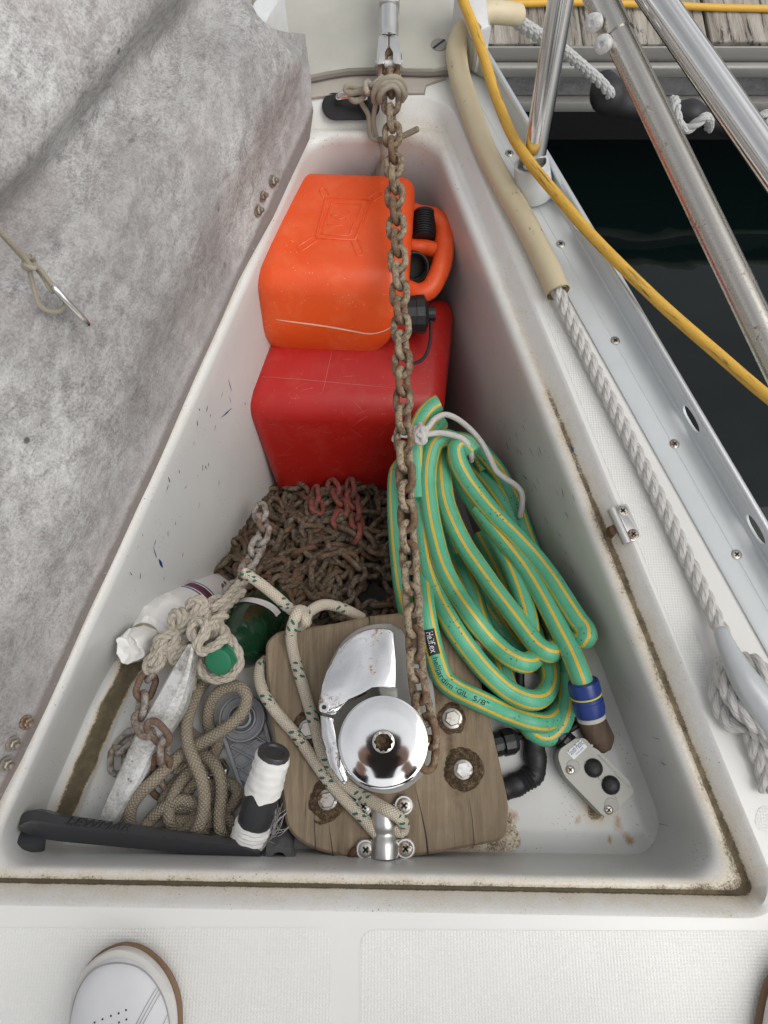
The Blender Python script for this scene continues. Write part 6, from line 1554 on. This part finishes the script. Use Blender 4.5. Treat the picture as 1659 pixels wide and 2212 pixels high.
o = m.build('wooden_handle', 'handle_wood', None, smooth=50); tag(o, 'dark worn wooden handle under the blue hose connector', 'handle')

# ================================================================== LANYARD AND CARABINER IN FRONT OF THE LID
def LA(x, y, d): return LP(x / 2, y / 2, d + .032)
ly = thing('lid_lanyard', 'beige cord with a knot hanging in front of the open lid', 'cord', LA(125, 1135, .05))
m = MB(); r = .0026
for pts in ([(-300, 690, .02), (-200, 790, .08), (-120, 880, .085), (-60, 925, .082), (0, 995, .076), (60, 1060, .070), (112, 1118, .064), (128, 1140, .062)], [(-290, 700, .015), (-195, 800, .075), (-110, 892, .079), (-50, 940, .076), (10, 1012, .070), (70, 1080, .066), (120, 1135, .060)],
            [(122, 1148, .056), (132, 1190, .050), (150, 1260, .046), (172, 1320, .044), (215, 1345, .044), (262, 1340, .046), (284, 1310, .05), (262, 1270, .054), (232, 1240, .056)], [(130, 1140, .060), (165, 1155, .060), (195, 1190, .060), (222, 1225, .060), (236, 1246, .06)], [(140, 1140, .056), (175, 1180, .055), (205, 1230, .055), (228, 1262, .055)]):
    tube(m, spline([LA(*p) for p in pts], .002), r, 8, roundcap=True)
kc = LA(127, 1135, .060)
for t in range(3):
    e = ln_.orthogonal().normalized(); f = ln_.cross(e); tube(m, spline([kc + (e * math.cos(a) + f * math.sin(a) * .8) * .0052 + ln_ * (.003 * math.sin(a * 2 + t) + .0026 * (t - 1)) for a in [2 * math.pi * k / 12 for k in range(13)]], .0015), r, 8)
m.build('cord', 'rope_thin', ly)
ca = thing('carabiner', 'stainless steel carabiner clipped to the cord on the lid', 'carabiner', LA(300, 1320, .05))
m = MB(); pa, pb_ = LA(226, 1234, .058), LA(376, 1398, .052); dr_ = (pb_ - pa); dl_ = dr_.normalized(); side = (dl_.cross((Vector((0, 0, CAM_H)) - pa).normalized()) * .45 + ln_ * .9).normalized(); hw = .0095; ring = []
for k in range(28):
    a = 2 * math.pi * k / 28; cx_ = math.cos(a); sx_ = math.sin(a); along = .5 + .5 * math.copysign(abs(cx_) ** .55, cx_); ring.append(pa + dr_ * along + side * hw * math.copysign(abs(sx_) ** .8, sx_) * (1 + .25 * (along - .5)))
sp = spline(ring + [ring[0]], .0015); tube(m, sp, .0031, 12, cap=False); m.build('hook', 'stainless', ca)
m = MB(); tube(m, [pa + dr_ * .30 - side * hw * .97, pa + dr_ * .72 - side * hw * 1.0], .0036, 12); m.build('gate', 'stainless', ca)

# ================================================================== THE PERSON TAKING THE PICTURE
ps = thing('person', 'person standing on the deck in worn white sneakers, arms forward', 'person', Vector((.08, -.40, .002)))
def shoe(toe, heel, mirror):
    toe = Vector(toe); heel = Vector(heel); d = (toe - heel); Ls = d.length; f = d.normalized(); s = Vector((f.y, -f.x, 0)) * (1 if not mirror else -1); z = Vector((0, 0, 1))
    NS = 54; TT = [.5 - .5 * math.cos(math.pi * i / 54) for i in range(55)]
    def hw_(t):   # half widths (inner, outer) along t = 0 heel .. 1 toe
        a = .030 + .016 * sstep(0, .12, t) + .006 * sstep(.35, .7, t) - .003 * sstep(.2, .45, t) + .003 * sstep(.45, .6, t)
        e = 1 - max(0, (t - .74) / .26) ** 2.4; h = 1 - max(0, (.10 - t) / .10) ** 2.2
        return a * max(0, e) ** .55 * max(0, h) ** .5
    def loft(name, mat, zlo, zhi, grow, parent, tag_=None):
        m = MB(); vs = []; nk = 16
        for i in range(NS + 1):
            t = TT[i]; t2 = min(max(t, .0), 1.); w_ = hw_(t2) * grow + (grow - 1) * .02 + .0006; c_ = heel + d * ((t - .5) * (1 + (grow - 1) * .35) + .5) + s * (.006 * math.sin(t * 3.1))
            spring = .010 * sstep(.80, 1., t) 
            for k in range(nk):
                a = 2 * math.pi * k / nk; sq = lambda v: math.copysign(abs(v) ** .35, v)
                zz = (zlo + zhi) / 2 + (zhi - zlo) / 2 * sq(math.sin(a)) + spring; vs.append(c_ + s * w_ * math.copysign(abs(math.cos(a)) ** .6, math.cos(a)) + z * zz)
        fs = [[i * nk + k, (i + 1) * nk + k, (i + 1) * nk + (k + 1) % nk, i * nk + (k + 1) % nk] for i in range(NS) for k in range(nk)] + [list(range(nk)), [NS * nk + k for k in range(nk)][::-1]]
        if mirror: fs = [q[::-1] for q in fs]
        m.add(vs, fs); return m.build(name, mat, parent, smooth=60)
    def height(t): return .052 * (max(0, 1 - t) ** .42) * 1.05 + .020 * sstep(.85, .45, t) + .018 * sstep(.6, .35, t)
    vs = []; nk = 24; m = MB()
    for i in range(NS + 1):
        t = TT[i]; w_ = hw_(t) * .955 + .0005; c_ = heel + d * ((t - .5) * .975 + .5) + s * (.006 * math.sin(t * 3.1)); hh = height(t) + .001
        for k in range(nk + 1):
            a = math.pi * k / nk; vs.append(c_ + s * w_ * math.copysign(abs(math.cos(a)) ** .75, math.cos(a)) * (1 - .16 * math.sin(a) * sstep(.8, .3, t)) + z * (.020 + .010 * sstep(.80, 1., t) + hh * math.sin(a) ** .8))
    fs = [[i * (nk + 1) + k, (i + 1) * (nk + 1) + k, (i + 1) * (nk + 1) + k + 1, i * (nk + 1) + k + 1] for i in range(NS) for k in range(nk)]
    fs += [list(range(nk + 1)), [NS * (nk + 1) + k for k in range(nk + 1)][::-1]]
    if mirror: fs = [q[::-1] for q in fs]
    m.add(vs, fs); up = m.build('shoe', 'sneaker_white', ps, smooth=60)
    def top(t, a_, lift=.0013):
        a = math.pi * a_; w_ = hw_(t) * .955 + .0005; c_ = heel + d * ((t - .5) * .975 + .5) + s * (.006 * math.sin(t * 3.1))
        return c_ + s * w_ * math.copysign(abs(math.cos(a)) ** .75, math.cos(a)) * (1 - .16 * math.sin(a) * sstep(.8, .3, t)) + z * (.020 + .010 * sstep(.80, 1., t) + (height(t) + .001) * math.sin(a) ** .8 + lift)
    loft('outsole', 'sneaker_brown', .0, .010, 1.075, up); loft('midsole', 'sneaker_mid', .0085, .026, 1.045, up)
    m = MB(); bvs = BVHTree.FromPolygons([tuple(v) for v in vs], fs)
    if not mirror:
        for pth in ([(853, 1550), (800, 1640), (742, 1750), (700, 1850)], [(864, 1562), (812, 1652), (756, 1758), (712, 1860)], [(876, 1574), (826, 1662), (770, 1766), (726, 1870)], [(915, 1690), (885, 1760), (850, 1850)]):
            r2 = ribbon(bvs, [cG(*p) for p in pth], .0005, .0004); m.add(r2.v, r2.f)
    tube(m, spline([top(.70, .985, .001), top(.80, .96, .001), top(.89, .92, .001), top(.96, .84, .001), top(.984, .5, .001), top(.96, .16, .001), top(.89, .08, .001), top(.80, .04, .001), top(.70, .015, .001)], .003), .0008, 6)
    m.build('stitching', 'stitch', up)
    m = MB()
    for x, y in ((517, 1738), (560, 1720), (606, 1702), (648, 1688), (688, 1670), (650, 1738), (610, 1752), (690, 1722)) if not mirror else ():
        h = bvs.ray_cast(Vector((0, 0, CAM_H)), ray(*cG(x, y)).normalized())
        if h[0] is not None: lathe(m, [(.0010, .0003), (.0001, .0004)], h[0], h[1] if h[1].z > 0 else -h[1], 8)
    if m.v: m.build('vent_holes', 'black_print', up, smooth=0)
    return up
tL = P(272, 2043, .012); tL.z = .0015
shoe((tL.x, tL.y, .0015), (tL.x + .012, tL.y - .292, .0015), False)
shoe((.470, -.203, .0015), (.380, -.48, .0015), True)
# one continuous body from ankles to head (trousers and jacket are its clothing)
def skin_mesh(name, verts, edges, mat, levels=2):
    me = bpy.data.meshes.new(name); org = Vector(ps['_loc']); me.from_pydata([tuple(Vector(p) - org) for p, r in verts], edges, [])
    o = bpy.data.objects.new(name, me); COL.objects.link(o); sm = o.modifiers.new('skin', 'SKIN'); sm.use_smooth_shade = True
    for i, (p, r) in enumerate(verts): me.skin_vertices[0].data[i].radius = (r, r)
    me.skin_vertices[0].data[0].use_root = True
    o.modifiers.new('sub', 'SUBSURF').levels = levels; o.modifiers['sub'].render_levels = levels
    dg = bpy.context.evaluated_depsgraph_get(); dg.update(); m2 = bpy.data.meshes.new_from_object(o.evaluated_get(dg)); bpy.data.objects.remove(o)
    m2.materials.clear(); m2.materials.append(MT[mat]); o2 = bpy.data.objects.new(name, m2); COL.objects.link(o2); o2.parent = ps; o2['_loc'] = ps['_loc']; return o2
hx, hy = .10, -.50
body_v = [((hx, hy, .92), .13), ((hx, hy, 1.12), .125), ((hx, hy + .01, 1.34), .145), ((hx, hy + .02, 1.45), .065), ((hx, hy + .05, 1.54), .052), ((hx, hy + .10, 1.62), .085), ((hx, hy + .11, 1.70), .095), ((hx, hy + .10, 1.76), .07),
          ((-.05, hy + .01, .84), .095), ((-.17, hy + .06, .48), .065), ((-.255, -.43, .11), .042), ((-.258, -.40, .07), .038),
          ((.25, hy + .01, .84), .095), ((.31, hy + .05, .48), .065), ((.372, -.43, .11), .042), ((.378, -.40, .07), .038),
          ((-.09, hy + .02, 1.40), .065), ((-.19, hy + .16, 1.14), .047), ((-.10, -.10, .925), .032), ((-.068, -.052, .888), .027),
          ((.29, hy + .02, 1.40), .065), ((.30, hy + .18, 1.14), .047), ((.11, -.10, .925), .032), ((.068, -.052, .888), .027)]
body_e = [(0, 1), (1, 2), (2, 3), (3, 4), (4, 5), (5, 6), (6, 7), (0, 8), (8, 9), (9, 10), (10, 11), (0, 12), (12, 13), (13, 14), (14, 15), (2, 16), (16, 17), (17, 18), (18, 19), (2, 20), (20, 21), (21, 22), (22, 23)]
skin_mesh('body', [(p, r * .9) for p, r in body_v], body_e, 'skin')
idx = [0, 8, 9, 10, 12, 13, 14]; mp = {k: i for i, k in enumerate(idx)}
skin_mesh('trousers', [(body_v[k][0], body_v[k][1] * (1.12 if k in (10, 14) else 1.02) + .012) for k in idx], [(mp[a], mp[b]) for a, b in body_e if a in mp and b in mp], 'denim')
idx = [2, 1, 0, 3, 16, 17, 18, 20, 21, 22]; mp = {k: i for i, k in enumerate(idx)}
skin_mesh('jacket', [(Vector(body_v[k][0]) + Vector((0, 0, .03 if k == 0 else 0)), body_v[k][1] * (1.0 if k != 3 else .95) + .014) for k in idx], [(mp[a], mp[b]) for a, b in body_e if a in mp and b in mp], 'jacket')
m = MB(); c_ = Vector((hx, hy + .085, 1.735)); lathe(m, [(.088, -.03), (.096, 0), (.09, .035), (.06, .062), (.0001, .072)], c_, (0, -.25, 1), 24); blob_bump(m, .008, 30); m.build('hair', 'hair', ps, smooth=60)
for sgn, wr_ in ((-1, Vector((-.068, -.052, .888))), (1, Vector((.068, -.052, .888)))):
    palm = wr_ + Vector((-sgn * .012, .030, -.012)); hv_ = [((0, 0, 0), .02)]
    verts = [(wr_, .024), (palm, .027)]; edges = [(0, 1)]
    for k in range(4):
        b0 = palm + Vector((-sgn * .004, .022 - .014 * k, .012)); p1 = b0 + Vector((-sgn * .024, .004, .006)); p2 = p1 + Vector((-sgn * (.018 - .003 * abs(k - 1)), .004, -.006)); i0 = len(verts); verts += [(b0, .0095), (p1, .0085), (p2, .007)]; edges += [(1, i0), (i0, i0 + 1), (i0 + 1, i0 + 2)]
    b0 = palm + Vector((-sgn * .006, .01, -.024)); p1 = b0 + Vector((-sgn * .022, .012, -.004)); i0 = len(verts); verts += [(b0, .011), (p1, .009)]; edges += [(1, i0), (i0, i0 + 1)]
    skin_mesh('hand', verts, edges, 'skin', 1)

ph = thing('phone', 'dark slab phone held in both hands above the locker', 'phone', Vector((0, -.03, .875)))
m = MB(); fw_ = Vector((0, _c, -_s)); up2 = Vector((0, _s, _c)); cph = Vector((0, 0, CAM_H)) - fw_ * .0075 - up2 * .045
prism(m, roundpoly([(-.037, -.078), (.037, -.078), (.037, .078), (-.037, .078)], .009, 5), -.004, .004, .0015, 2, mat4=Matrix.Translation(cph) @ Matrix((Vector((1, 0, 0)), up2, -fw_)).transposed().to_4x4())
m.build('case', 'black_plastic', ph, smooth=40)
m = MB(); lathe(m, [(.010, 0), (.010, .0012), (.0085, .0016), (.0001, .0014)], Vector((0, 0, CAM_H)) - fw_ * .0036, fw_, 24); m.build('lens_rim', 'black_rubber', ph)
for o in bpy.data.objects:
    if '_loc' in o: del o['_loc']
